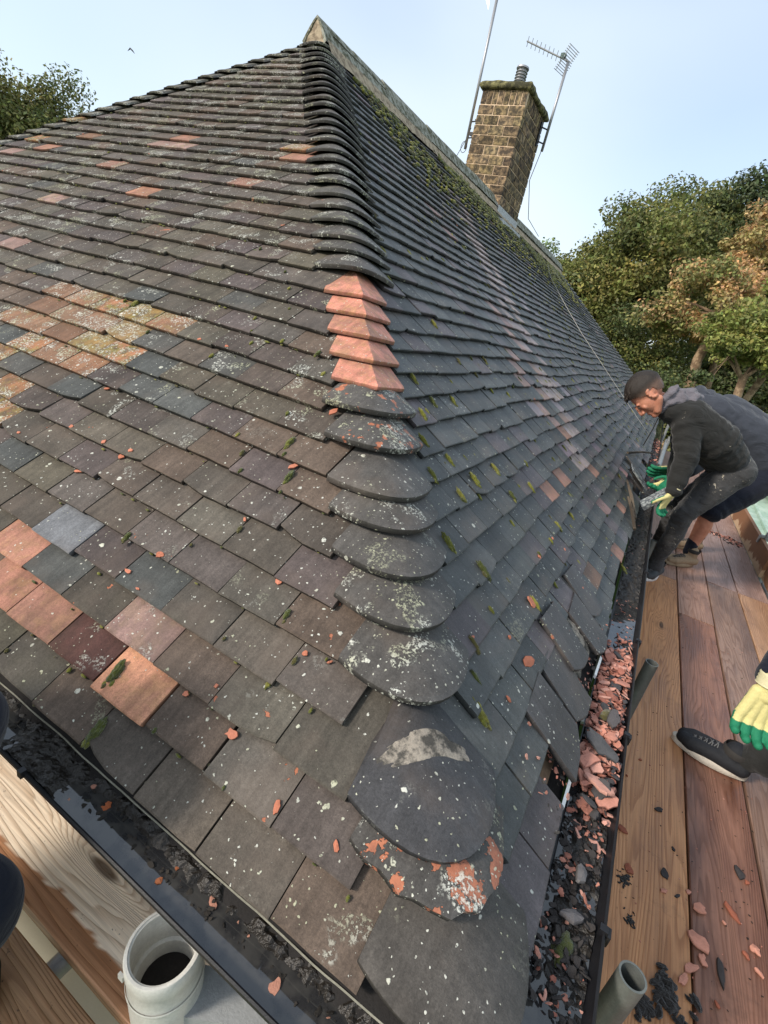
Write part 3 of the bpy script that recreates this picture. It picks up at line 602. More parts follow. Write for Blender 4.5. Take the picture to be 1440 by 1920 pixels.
# mortar bed left where the third bonnet has gone
def patch(cx, cy, cz, U, V, N, ru, rv, hgt, seed, n=18, sc=14.0, bend=0.0, drape=False):
    m = M(); vs = []; F = []; K_ = []
    for j in range(n):
        for i in range(n):
            a = -1 + 2 * i / (n - 1); b = -1 + 2 * j / (n - 1); r = math.sqrt(a * a + b * b); e = 0.35 * noise.noise(Vector((a * 1.9 + seed, b * 1.9, seed)))
            k = max(0.0, 1 - (r + e)); h = hgt * (k ** 0.5 if k > 0 else 0) * (0.75 + 0.6 * noise.noise(Vector((a * 5, b * 5, seed)))) - (0.006 if k <= 0 else 0) - bend * a * a; K_.append(k)
            pp = Vector((cx, cy, cz)) + U * (a * ru) + V * (b * rv)
            if drape:
                hit = BVH.ray_cast(pp + Vector((0, 0, .2)), Vector((0, 0, -1)))
                if hit[0] is not None: pp = hit[0]
            vs.append(pp + N * (h if not drape else h - .0005))
    for j in range(n - 1):
        for i in range(n - 1):
            q_ = (j * n + i, j * n + i + 1, (j + 1) * n + i + 1, (j + 1) * n + i)
            if sum(K_[w_] <= 0 for w_ in q_) < 2: F.append(q_)
    m.add(vs, F); return m
H3 = Vector((-3.72 * GX, 3.72 * GX, 3.72 * GZ)); hd = Vector((-GX, GX, GZ)).normalized(); hu = Vector((1, 1, 0)).normalized(); hn = hu.cross(hd).normalized()
if hn.z < 0: hn = -hn
patch(H3.x + .0, H3.y - .0, H3.z + 0.03, hu, hd, hn, 0.09, 0.030, 0.0035, 3.3, 40, drape=True).build('mortar_bed', MORTG, roof, smooth=True)
pu = FACE['A']; q = fp('A', 3.2 * GX + .12, 3.35 * GA, 0.0)
# rough bedding and felt laid bare in the damaged eaves
q = fp('B', 1.12, 0.13, -0.012)
patch(q.x, q.y, q.z, Vector((0, 1, 0)), FACE['B'][2], NBt, 0.20, 0.085, 0.016, 5.2, 26).build('mortar_bed', MORTG, roof, smooth=True)
m = M()
for k in range(0, 4):
    m.rbox(Matrix.Translation(fp('B', 3.4, k * GA + 0.05, -0.045)) @ Matrix.Rotation(-TH, 4, 'Y').inverted(), 0.038, 6.0, 0.02, col=(0.16, 0.10, 0.06))
m.build('tile_batten', make_plain('old batten', (0.13, 0.085, 0.055), 0.9, 0.2, 12, 0.5, 0.002, 120), roof)
m = M()
for (y0, y1, x0, x1) in ((0.56, 0.76, -0.004, 0.004), (0.93, 1.00, -0.006, 0.002), (1.14, 1.26, -0.004, 0.004)):
    m.add([(x0, y0, -0.020), (x1, y0, -0.026), (x1 + .004, y1, -0.022), (x0 + .004, y1, -0.016), (x0, y0, -0.032), (x1, y0, -0.038), (x1 + .004, y1, -0.034), (x0 + .004, y1, -0.028)], [(0, 1, 2, 3), (0, 4, 5, 1), (1, 5, 6, 2), (3, 2, 6, 7)]); m.build('eaves_strip', WHITEP, roof); m = M()

# ---------------------------------------------------------------- chimney
CX0, CX1, CY0, CY1 = -3.575, -2.945, 7.0, 7.92; CZ0, CZT = 2.15, 3.82
chim = M(); chim.box(CX0 + .008, CX1 - .008, CY0 + .008, CY1 - .008, CZ0, CZT); chimney = chim.build('chimney', MORTAR, house)
br = np.random.default_rng(3); BH = 0.097; z = CZT - 0.155; rowi = 0
def brick(x0, x1, y0, y1, z0, z1):
    t = br.uniform(0.6, 1.5); m = M(); j = lambda: br.uniform(-.003, .003); m.box(x0 + j(), x1 + j(), y0 + j(), y1 + j(), z0 + j() * .5, z1 + j() * .5, col=(t, t * br.uniform(.92, 1.02), t * br.uniform(.85, 1))); m.build('brick', BRICK, chimney)
jn = 0.0145; n_s = 8; wS = (CX1 - CX0) / n_s
for i in range(n_s): brick(CX0 + i * wS + jn / 2, CX0 + (i + 1) * wS - jn / 2, CY0, CY0 + .06, z + .004, CZT - .004)
n_s2 = 12; wS = (CY1 - CY0 - .065) / n_s2
for i in range(n_s2): brick(CX1 - .06, CX1, CY0 + .065 + i * wS + jn / 2, CY0 + .065 + (i + 1) * wS - jn / 2, z + .004, CZT - .004)
while z > 2.42:
    z -= BH + jn
    z0, z1 = z, z + BH
    off = 0.5 if rowi % 2 else 0.0; W = (CX1 - CX0) / 3
    xs = [CX0] + [CX0 + W * (i + (0.5 if off else 1)) for i in range(3 if off else 2)] + [CX1]
    for a, b in zip(xs[:-1], xs[1:]): brick(a + jn / 2 * (a > CX0), b - jn / 2 * (b < CX1), CY0, CY0 + .1, z0, z1)
    W = (CY1 - CY0) / 4; ys = [CY0 + .103] + [CY0 + W * (i + (1 if off else 0.5)) for i in range(3 if off else 4)] + [CY1]
    for a, b in zip(ys[:-1], ys[1:]): brick(CX1 - .1, CX1, a + jn / 2, b - jn / 2 * (b < CY1), z0, z1)
    rowi += 1
m = M()   # oversailing mossy cap with a rounded, uneven edge
NXc, NYc = 26, 34; vs = []; F = []; prof = [(0.000, 0.0), (0.030, 0.004), (0.045, 0.022), (0.043, 0.048), (0.026, 0.072), (0.0, 0.088), (-0.10, 0.11), (-0.26, 0.12)]
per = []
for i in range(NXc): per.append((CX0 + (CX1 - CX0) * i / NXc, CY0, 0, -1))
for i in range(NYc): per.append((CX1, CY0 + (CY1 - CY0) * i / NYc, 1, 0))
for i in range(NXc): per.append((CX1 - (CX1 - CX0) * i / NXc, CY1, 0, 1))
for i in range(NYc): per.append((CX0, CY1 - (CY1 - CY0) * i / NYc, -1, 0))
cxm, cym = (CX0 + CX1) / 2, (CY0 + CY1) / 2; NP = len(per)
for (o_, h_) in prof:
    for (x, y_, nx, ny) in per:
        e = 0.014 * noise.noise(Vector((x * 9, y_ * 9, h_ * 14))); sx_ = (x - cxm) / (CX1 - CX0) * 2; sy_ = (y_ - cym) / (CY1 - CY0) * 2
        px = cxm + (x - cxm) * (1 + 2 * o_ / (CX1 - CX0)) ; py = cym + (y_ - cym) * (1 + 2 * o_ / (CY1 - CY0))
        vs.append((px + e * nx, py + e * ny, CZT + h_ + e * 0.8 + (0.004 if h_ > 0.05 else 0)))
for j in range(len(prof) - 1):
    for i in range(NP): F.append((j * NP + i, j * NP + (i + 1) % NP, (j + 1) * NP + (i + 1) % NP, (j + 1) * NP + i))
F.append(tuple((len(prof) - 1) * NP + i for i in range(NP)))
m.add(vs, F); m.build('chimney_cap', CAPM, chimney, smooth=True)
m = M(); fx, fy = -3.26, 7.40; zt = CZT + 0.12
zt += .06; m.tube([(fx, fy, zt - .10), (fx, fy, zt + .20)], 0.062, 20)
for i in range(6): m.tube([(fx, fy, zt + 0.03 + i * 0.033), (fx, fy, zt + 0.045 + i * 0.033)], [0.080, 0.066], 20)
m.tube([(fx, fy, zt + .205), (fx, fy, zt + .225), (fx, fy, zt + .24)], [0.085, 0.08, 0.03], 20)
m.build('flue_terminal', ALU, chimney, smooth=False)
m = M()   # stepped lead flashing up the front face and a strip along the side
for i in range(5):
    xx = CX1 - i * 0.075; zb_ = RZ - (xx - RX) * math.tan(TH) if xx > RX else RZ - (RX - xx) * math.tan(TH)
    m.add([(xx, CY0 - .006 - .0015 * i, zb_ - .05), (xx - .135, CY0 - .006 - .0015 * i, zb_ + .035), (xx - .135, CY0 - .006 - .0015 * i, zb_ + .20), (xx - .02, CY0 - .006 - .0015 * i, zb_ + .115)], [(0, 3, 2, 1)])
zb_ = RZ - (CX1 - RX) * math.tan(TH)
m.box(CX1 + .001, CX1 + .007, CY0 - .02, CY1 + .02, zb_ - .08, zb_ + 0.10); m.box(CX1, CX1 + .10, CY0 - .03, CY1 + .04, zb_ - .105, zb_ - .055)
m.build('lead_flashing', LEAD, chimney)

# ---------------------------------------------------------------- walls, fascia, gutters
m = M(); m.box(XEND + .35, -.35, .35, YEND - .35, -3.3, -.16); m.build('wall', RENDER, house)
m = M(); m.box(XEND + .03, -.03, .055, .075, -.22, -.035); m.box(-.075, -.055, .055, YEND - .06, -.22, -.035); m.build('fascia', BLACKP, house)
m = M(); m.box(XEND + .05, -.05, .08, YEND - .08, -.20, -.17); m.build('soffit', WHITEP, house)
def gutter(pts, side, mat):
    """pts: two ends of the centre line at rim height; square section trough with rolled outer rim"""
    m = M(); a, b = Vector(pts[0]), Vector(pts[1]); d = (b - a).normalized(); o = Vector((0, 0, 1)).cross(d) * side   # o points outwards
    hw = 0.055; A_ = [math.pi * (1 + q_ / 12) for q_ in range(13)]; sec = [(hw * math.cos(q_), .056 * math.sin(q_)) for q_ in A_] + [(hw, .002), (hw + .003, .004), (hw + .006, .001), (hw + .006, -.006), (hw + .003, -.008)] + [((hw + .003) * math.cos(q_), .060 * math.sin(q_)) for q_ in A_[::-1][1:]]
    segs = max(2, int((b - a).length / 0.5)); vs = []; F = []
    for i in range(segs + 1):
        p = a + d * ((b - a).length * i / segs); w = Vector((0, 0, 0.006 * noise.noise(p * 0.9)))
        w = w + o * (0.003 * noise.noise(p * 0.7))
        for x, z in sec: vs.append(p + o * x + Vector((0, 0, z)) + w)
    n = len(sec)
    for i in range(segs):
        for j in range(n): F.append((i * n + j, i * n + (j + 1) % n, (i + 1) * n + (j + 1) % n, (i + 1) * n + j))
    F.append(tuple(range(n))); F.append(tuple(segs * n + j for j in range(n - 1, -1, -1)))
    m.add(vs, F); return m.build('gutter', mat, house, angle=40)
GYA = -0.014; GXB = 0.064; GZr = -0.05
gutter([(XEND - .05, GYA, GZr), (0.12, GYA, GZr)], -1, BLACKP)
gutter([(GXB, -0.072, GZr - .002), (GXB, YEND, GZr - .002)], -1, BLACKP)
m = M()   # gutter clips
for yy in (0.36, 0.95, 1.55, 2.35, 3.1): m.box(GXB + .048, GXB + .063, yy, yy + .014, GZr - .008, GZr + .007); m.box(GXB + .063, GXB + .069, yy - .003, yy + .017, GZr - .022, GZr + .003); m.build('gutter_clip', BLACKP, house); m = M()
for xx in (-.93, -1.9): m.box(xx, xx + .012, GYA - .064, GYA - .052, GZr - .010, GZr + .006); m.build('gutter_clip', BLACKP, house); m = M()
m = M()   # felt lip hanging behind the tile edge, with its pale frayed rim
n = 220; vs = []
for i in range(n):
    x = 0.0 - 6.0 * i / (n - 1); e = 0.004 * noise.noise(Vector((x * 9, 0, 0))); vs += [(x, 0.045, -.016), (x, 0.008 + e, -.030 + e), (x, 0.0055 + e, -.0305 + e)]
m.add(vs, sum([[(3 * i, 3 * i + 1, 3 * i + 4, 3 * i + 3)] for i in range(n - 1)], [])); m.build('felt_lip', FELT, house)
m = M(); pts = [(0.0 - 3.0 * i / 150, 0.0065 + 0.004 * noise.noise(Vector((-3.0 * i / 150 * 9, 0, 0))), -.0300 + 0.003 * noise.noise(Vector((i * .3, 3, 0)))) for i in range(150)]
m.tube(pts, 0.0016, 5); m.build('felt_edge', make_plain('frayed edge', (0.26, 0.25, 0.20), 0.8, 0.2, 80, 0.4), house)

# water and sludge in the gutters
def strip(p0, p1, hw, z, amp, base, seed, du=0.006, nw=16, sc=22.0, keep=None):
    m = M(); a, b = Vector(p0), Vector(p1); L = (b - a).length; d = (b - a) / L; o = Vector((0, 0, 1)).cross(d); n = int(L / du) + 1; vs = []
    for i in range(n):
        for j in range(nw):
            t = -1 + 2 * j / (nw - 1); p = a + d * (L * i / (n - 1)) + o * (hw * t)
            q = Vector((p.x * sc, p.y * sc, seed)); h = base(p, t) + amp * (noise.noise(q) * .6 + 0.5 * noise.noise(q * 2.3) + 0.35 * noise.noise(q * 5.1))
            vs.append((p.x, p.y, z + h))
    F = [(i * nw + j, (i + 1) * nw + j, (i + 1) * nw + j + 1, i * nw + j + 1) for i in range(n - 1) for j in range(nw - 1)]
    m.add(vs, F); return m
def sm(x, a, b): x = max(0, min(1, (x - a) / (b - a))); return x * x * (3 - 2 * x)
wm = M(); wm.box(XEND, 0.11, GYA - .050, GYA + .050, GZr - .030, GZr - .022); tag(wm.build('gutter_water', WATER), 'dark standing water in the gutter below the short tiled slope', 'water', kind='stuff')
wm = M(); wm.box(GXB - .047, GXB + .047, 0.03, YEND - .05, GZr - .036, GZr - .030); tag(wm.build('gutter_water', WATER), 'dark standing water in the gutter beside the scaffold boards', 'water', kind='stuff')
def baseA(p, t):
    x = -p.x; big = 0.9 * sm(x, 0.80, 0.86) * (1 - sm(x, 1.02, 1.06)) ; edge = sm(-t, -0.1 + 0.5 * noise.noise(Vector((x * 6, 2, 2))), 0.55)
    far = sm(x, 1.2, 1.4) * 0.5
    return -0.011 + 0.025 * big + 0.025 * edge * (1 - big) + far * 0.012
sl = strip((0.1, GYA, 0), (-3.0, GYA, 0), 0.046, GZr - 0.026, 0.017, baseA, 1.7)
# (strip's own "o" points to +t on one side only: face A uses p0->p1 along -x)
tag(sl.build('gutter_sludge', SLUDGE), 'black wet leaf sludge lying in the gutter below the short slope', 'sludge', kind='stuff')
def baseB(p, t):
    y = p.y
    return -0.008 + 0.014 * sm(y, 0.16, 0.26) * (1 - sm(y, 0.9, 1.0)) * (1.0 - 0.55 * sm(t, .35, .8)) + 0.017 * sm(y, 1.75, 2.1) + 0.006 * sm(y, 3, 4)
sl = strip((GXB, 0.0, 0), (GXB, 7.5, 0), 0.047, GZr - 0.034, 0.019, baseB, 6.1, du=0.008, nw=12)
tag(sl.build('gutter_sludge', SLUDGE), 'black crumbly silt in the gutter beside the scaffold boards', 'sludge', kind='stuff')

# ---------------------------------------------------------------- broken clay
RED = [(0.50, 0.225, 0.165), (0.42, 0.18, 0.13), (0.56, 0.29, 0.225), (0.32, 0.125, 0.09)]
def shard_geo(pos, size, rnd, col, N=Vector((0, 0, 1)), thick=None, asp=None, tilt=0.25, ang=None):
    m = M(); sd = float(rnd.uniform(0, 50)); n = int(rnd.integers(9, 16)); asp = asp or rnd.uniform(0.35, 0.9); th = thick or size * rnd.uniform(0.07, 0.16)
    z = (N + Vector((rnd.normal(0, tilt), rnd.normal(0, tilt), 0))).normalized(); x = z.orthogonal().normalized(); x = Matrix.Rotation(ang if ang is not None else rnd.uniform(0, 6.28), 3, z) @ x; y = z.cross(x)
    top = []; bot = []
    for i in range(n):
        a = 2 * math.pi * (i + rnd.uniform(-.3, .3)) / n; r = size * 0.5 * (0.86 + 0.42 * noise.noise(Vector((math.cos(a) * 1.6 + sd, math.sin(a) * 1.6, sd))) + rnd.uniform(-.10, .10)); p = Vector(pos) + x * (math.cos(a) * r) + y * (math.sin(a) * r * asp)
        top.append(p + z * th * rnd.uniform(0.7, 1.1)); bot.append(p + (p - Vector(pos)) * 0.06)
    cc = Vector(pos) + z * th * rnd.uniform(1.0, 1.5); vs = [cc] + top + bot; F = [(0, i + 1, (i + 1) % n + 1) for i in range(n)] + [(i + 1, n + i + 1, n + (i + 1) % n + 1, (i + 1) % n + 1) for i in range(n)]
    m.add(vs, F, cols=[tuple(col)] * (n + 1) + [tuple(x * .55 for x in col)] * n); return m
rub = M(); sr = np.random.default_rng(17)
def put(y, x, z, size, col): rub.merge(shard_geo((x, y, z), size, sr, col, tilt=0.55))
for i in range(1900):
    y = sr.choice([sr.uniform(0.70, 1.45), sr.uniform(0.55, 2.0), sr.uniform(1.4, 2.9), sr.uniform(3.2, 9.0)], p=[0.42, 0.16, 0.16, 0.26])
    dens = 1.0 if y < 1.45 else 0.5
    hump = 0.030 * sm(y, 0.62, 0.80) * (1 - sm(y, 1.25, 1.6)) + 0.022 * sm(y, 4.2, 5.0)
    x = GXB + sr.uniform(-.050, .045); z = GZr - 0.032 + sr.uniform(0, 1) * hump + (0.006 if y < 1.6 else 0)
    size = sr.uniform(0.008, 0.034) if y < 1.6 else sr.uniform(0.006, 0.020) * (1 if y < 3 else 2)
    if 1.45 < y < 2.9 and sr.random() < .45: continue
    r = sr.random(); col = RED[int(sr.integers(4))] if r < (0.80 if y < 1.6 else .55) else (0.055, 0.052, 0.055)
    put(y, x, z, size, col)
for i in range(520):   # dark tile crumbs in the near silt
    y = sr.uniform(.20, .95); put(y, GXB + sr.uniform(-.045, .042), GZr - .030 + sr.uniform(0, .014), sr.uniform(.005, .022), (0.045, 0.04, 0.038) if sr.random() < .78 else RED[int(sr.integers(4))])
for i in range(90):   # wide flat slabs on the heap
    y = sr.uniform(.62, 1.42); rub.merge(shard_geo((GXB + sr.uniform(-.035, .03), y, GZr - .018 + sr.uniform(0, .026)), sr.uniform(.03, .062), sr, RED[int(sr.integers(4))] if sr.random() < .8 else (.07, .065, .065), tilt=.28, thick=.004))
for i in range(420):   # grit and chips in the torn eaves
    y = sr.uniform(0.45, 1.45); v = abs(sr.normal(0.0, 0.055)) if sr.random() < .6 else sr.uniform(0, .2)
    q = fp('B', y, v, -0.018 if hole_B(y, 0) else 0.004)
    if not hole_B(y, 0) and sr.random() < .8: continue
    rub.merge(shard_geo(q, sr.uniform(0.004, 0.018), sr, RED[int(sr.integers(4))] if sr.random() < .6 else (0.06, .055, .05), NBt, tilt=.4))
for i in range(260):
    x = -sr.uniform(0.1, 1.4); rub.merge(shard_geo((x, GYA + sr.uniform(-.02, .045), GZr - .022), sr.uniform(.004, .016), sr, (.03, .026, .022), tilt=.5))
for i in range(130):
    x = -sr.uniform(0.2, 1.4); rub.merge(shard_geo((x, GYA + sr.uniform(-.03, .045), GZr - .024), sr.uniform(.004, .012), sr, (0.30, 0.10, 0.05) if sr.random() < .7 else (.4, .2, .14), tilt=.2))
tag(rub.build('tile_rubble', SHARD), 'broken red clay flakes and dark grit heaped in the gutter by the boards', 'rubble', kind='stuff')
# the large pieces that lie on top of the heap
for i, (x, y, z, s, col, lab) in enumerate([(GXB - .012, 0.83, -.028, 0.105, (0.075, 0.075, 0.078), 'long dark grey tile shard lying on the red rubble in the gutter'),
        (GXB + .006, 0.70, -.040, 0.085, RED[2], 'largest pale red clay flake in the gutter below the dark shard'),
        (GXB - .030, 0.755, -.035, 0.07, RED[0], 'red clay flake leaning on the inner gutter edge'),
        (GXB + .012, 0.97, -.030, 0.065, (0.10, 0.09, 0.09), 'small grey tile piece on red rubble beside the moss lump'),
        (GXB + .004, 0.455, -.058, 0.07, (0.20, 0.18, 0.17), 'grey curved tile sliver lying in black gutter silt'),
        (GXB + .002, 0.36, -.060, 0.05, (0.13, 0.12, 0.12), 'round grey tile chip with red spot in gutter silt')]):
    o = shard_geo((x, y, z), s, np.random.default_rng(50 + i), col, asp=0.42 if i in (0, 4) else .6, tilt=.2, thick=.007, ang=1.9 if i == 0 else None).build('tile_shard', SHARD); tag(o, lab, 'tile shard', 'large broken pieces in the gutter')
def where(face, u, v):
    if face == 'A':
        if v < .16: return 'on the lowest course above the short gutter'
        if u - v * c_ < .38: return 'beside the ' + ('red hip tiles' if 1.0 < v < 1.6 else ('lower bonnets' if v <= 1.0 else 'upper bonnets')) + ' on the brown slope'
        if v > 1.8: return 'high on the brown slope'
        if 1.55 < u < 2.6 and v > .5: return 'by the orange tile patch'
        if v < .45: return 'among the tiles near the bright orange tile'
        return ('on the brown slope, upper middle' if v > 1.0 else 'on the brown slope, middle')
    if v < .2: return 'near the torn eaves of the grey slope'
    if u - v * c_ < .36: return 'against the right ends of the bonnets'
    if v > 1.5: return 'high on the grey slope'
    if u > 2: return 'on the grey slope towards the pink tiles'
    return 'on the near grey slope, ' + ('third to sixth course' if v < .6 else 'higher courses')
# flakes on the two slopes
names = ['small red clay flake lying on the dark tiles of the sunlit short slope', 'small red clay flake lying on the blue-grey tiles of the long slope']
for fi, (face, tab) in enumerate((('A', FLAKE_A), ('B', FLAKE_B))):
    for i, (u, v, s) in enumerate(tab):
        q = fp(face, u, v, -0.012 * ((v / GA) % 1) + 0.0005)
        o = shard_geo(q, s * 1.25, np.random.default_rng(i + 100 * fi), (0.50, 0.19, 0.12) if i % 3 else (0.42, 0.15, 0.09), FACE[face][3], thick=0.0035, tilt=.06).build('clay_flake', SHARD)
        tag(o, ('larger ' if s > .019 else 'small ') + 'red clay flake ' + where(face, u, v), 'clay flake', 'clay flakes on the ' + ('short slope' if fi == 0 else 'long slope'))
# leaves and flakes in the short gutter
for i, (x, y, s) in enumerate(LEAF_A):
    o = shard_geo((x, y, GZr - .022), s * 1.3, np.random.default_rng(300 + i), [(0.34, 0.10, 0.04), (0.42, 0.20, 0.14), (0.26, 0.09, 0.04)][i % 3], thick=.002, tilt=.15).build('clay_flake', SHARD)
    tag(o, ('rust red' if i % 3 != 1 else 'pale salmon') + (' larger' if s > .015 else ' tiny') + ' fragment on the black water of the gutter ' + ('near the pipe' if x > -.62 else 'towards the left edge'), 'fragment', 'red fragments in the short gutter')
# debris on the boards
DBZ = -0.559
DCOL = {'r': (0.30, 0.10, 0.06), 's': (0.52, 0.24, 0.17), 'd': (0.05, 0.045, 0.045)}
dlab = {7: 'large ragged salmon clay flake lying over the first board gap', 8: 'largest salmon clay flake with pale corner beside the board gap', 14: 'long charcoal shard with salmon face on the dark board', 13: 'dark chip with pale red edge alone on the dark board', 12: 'narrow rust red flake on the dark board', 10: 'salmon flake across the board gap below the largest flake', 11: 'rounded salmon flake on orange board near black moss', 0: 'curled red-brown flake at the inner edge of the orange board', 2: 'oval red flake lying on the orange board near the gutter', 1: 'oblong charcoal chip on the orange board, furthest up the board'}
for i, (x, y, s, k) in enumerate(DEBRIS):
    o = shard_geo((x, y, DBZ + .0005), s * 1.12, np.random.default_rng(500 + i), DCOL[k], thick=0.004 + s * .05, asp=0.25 if i == 14 else (0.7 if i in (7, 8) else None), tilt=.05, ang=0.9 if i == 14 else None).build('clay_flake', SHARD)
    tag(o, dlab.get(i, {'r': 'small rust red clay chip on the scaffold boards', 's': 'small salmon clay chip on the scaffold boards', 'd': 'small black tile chip on the orange scaffold board'}[k]), 'clay flake', 'tile flakes dropped on the scaffold boards')
# crumbs too many to count
cr = M()
for i in range(420):
    x = sr.uniform(0.29, 0.95); y = 0.55 + sr.random() ** 1.5 * 2.6; cr.merge(shard_geo((x, y, DBZ + .0003), sr.uniform(.0025, .008), sr, RED[int(sr.integers(4))] if sr.random() < .45 else (0.03, .025, .022), tilt=.05))
for i in range(150):
    x = sr.uniform(0.78, 1.16); y = 5.9 + sr.normal(0, .06) - (x - .95) * .5; cr.merge(shard_geo((x, y, DBZ + .001), sr.uniform(.015, .05), sr, RED[int(sr.integers(4))] if sr.random() < .5 else (0.02, .018, .016), tilt=.3))
tag(cr.build('tile_crumbs', SHARD), 'fine red and black crumbs scattered over the scaffold boards', 'crumbs', kind='stuff')

# ---------------------------------------------------------------- moss
GREEN = [(0.11, 0.115, 0.016), (0.16, 0.16, 0.022), (0.065, 0.075, 0.015), (0.18, 0.17, 0.03), (0.085, 0.075, 0.022)]
def moss_geo(pos, N, V, size, rnd, lon=1.0, geo=ICO1, wd=0.62):
    m = M(); x = V.normalized(); z = N.normalized(); y = z.cross(x); col = GREEN[int(rnd.integers(5))]; o3 = Vector((rnd.uniform(0, 9), rnd.uniform(0, 9), 0)); vs = []; cols = []
    for p in geo[0]:
        k = 1 + 0.42 * noise.noise(p * 2.2 + o3) + 0.22 * noise.noise(p * 6.5 + o3); q = Vector(pos) + x * (p.x * size * lon * k) + y * (p.y * size * wd * k) + z * (p.z * size * 0.55 * k); vs.append(q); cols.append(tuple(c * (1 + .35 * noise.noise(p * 3 + o3)) for c in col))
    m.add(vs, geo[1], cols=cols); return m
mr = np.random.default_rng(23)
for face, tab in (('A', MOSS_A), ('B', MOSS_B)):
    for i, (u, v, s) in enumerate(tab):
        h = 0.002 - 0.012 * ((v / GA) % 1); lon = 1.0 if s < .012 else (1.55 if s > .018 else 1.25)
        m = moss_geo(fp(face, u, v, h), FACE[face][3], FACE[face][2] + FACE[face][1] * mr.uniform(-.15, .15), s * .62, mr, lon * (1.0 if face == 'A' else 1.25), ICO3 if s > .018 else ICO2, .62 if face == 'A' else .36)
        if s > .015:
            for q in range(2): m.merge(moss_geo(fp(face, u + mr.uniform(-.4, .4) * s, v - s * mr.uniform(.3, 1.2), h), FACE[face][3], FACE[face][2], s * .33, mr, 1.2, ICO2))
        o = m.build('moss_cushion', MOSS, smooth=True)
        tag(o, ('tiny round' if s < .011 else ('small' if s < .0165 else 'plump elongated')) + ' green moss cushion ' + where(face, u, v), 'moss', 'moss cushions on the ' + ('short slope' if face == 'A' else 'long slope'))
mo = M()
for i in range(4200):     # heavy moss below the ridge and along course edges of the long slope
    y = mr.uniform(YA + .2, YB - .3); x = mr.random()
    v = NR * GA - 0.10 - abs(mr.normal(0, 0.45))
    if i % 3 == 0: v = NR * GA - 0.06 - abs(mr.normal(0, 0.15))
    if v < 0 or (CY0 - .1 < y < CY1 + .1 and v > NR * GA - .30): continue
    if v < v / 1 and False: continue
    umin = v * c_ + 0.22
    if y < umin: continue
    k = round(v / GA); v = k * GA + mr.normal(0.0, 0.008) if mr.random() < .75 else v
    if noise.noise(Vector((y * 1.6, v * 2.5, 3))) < -0.18: continue
    s = mr.uniform(.007, .022) * (1.0 + 0.06 * y); mo.merge(moss_geo(fp('B', y, v, 0.0), NBt, Vector((0, 1, 0)), s, mr, mr.uniform(.8, 1.7)))
for i in range(900):
    u = mr.uniform(0.4, 9.5); k = int(mr.integers(1, 38)); v = k * GA + mr.uniform(0, .06)
    if u < v * c_ + .22: continue
    s = mr.uniform(.003, .009) * (1 + .08 * u); mo.merge(moss_geo(fp('B', u, v, -0.008), NBt, FACE['B'][2], s, mr, mr.uniform(1.0, 3.2)))
for i in range(1000):
    u = mr.uniform(0.25, 5.6); k = int(mr.integers(0, 40)); v = k * GA + mr.choice([-0.006, 0.0, mr.uniform(0, .05)])
    if u < v * c_ + .2 or u > -XEND - v * c_ - .1: continue
    s = mr.uniform(.0018, .0060); mo.merge(moss_geo(fp('A', u, v, -0.010), NAt, FACE['A'][1], s, mr, mr.uniform(.8, 2.2)))
tag(mo.build('moss', MOSS, smooth=True), 'patchy moss growing along the tile courses and thickly below the ridge', 'moss', kind='stuff')
# moss on the lowest bonnets and in the gutter
for i, (x, y, z, s) in enumerate([(-0.03, 0.11, 0.035, .014), (0.035, 0.03, -.005, .012), (GXB - .01, 0.98, -.034, .022), (GXB, 0.31, -.084, .030)]):
    o = moss_geo((x, y, z), Vector((0, 0, 1)), Vector((0.3, 1, 0)), s, mr, 1.2, ICO2).build('moss_cushion', MOSS, smooth=True)
    tag(o, ['moss tuft on the mottled broken bonnet', 'moss tuft on the lowest bonnet', 'dark moss lump on the red rubble in the gutter', 'large wet moss lump at the near end of the gutter silt'][i], 'moss')
# black moss clumps on the boards
for i, (x, y, s) in enumerate(CLUMP):
    if i == 4: continue
    m = M(); cr_ = np.random.default_rng(70 + i)
    for j in range(60): a = cr_.uniform(0, 6.28); r = abs(cr_.normal(0, s * .38)); m.merge(moss_geo((x + math.cos(a) * r, y + math.sin(a) * r * 1.4, DBZ + s * .08), Vector((0, 0, 1)), Vector((math.cos(a * 7), math.sin(a * 7), 0)), s * cr_.uniform(.08, .24), cr_, 1.3))
    m.c = [(0.016, 0.013, 0.011)] * len(m.c)
    tag(m.build('moss_clump', MOSS), ['largest black soggy moss clump on the orange board beside the tube', 'black moss clump touching the open tube end', 'small black twig clump on the orange board', 'small dark moss scrap near the gutter on the orange board'][i], 'moss clump', 'black clumps on the boards')

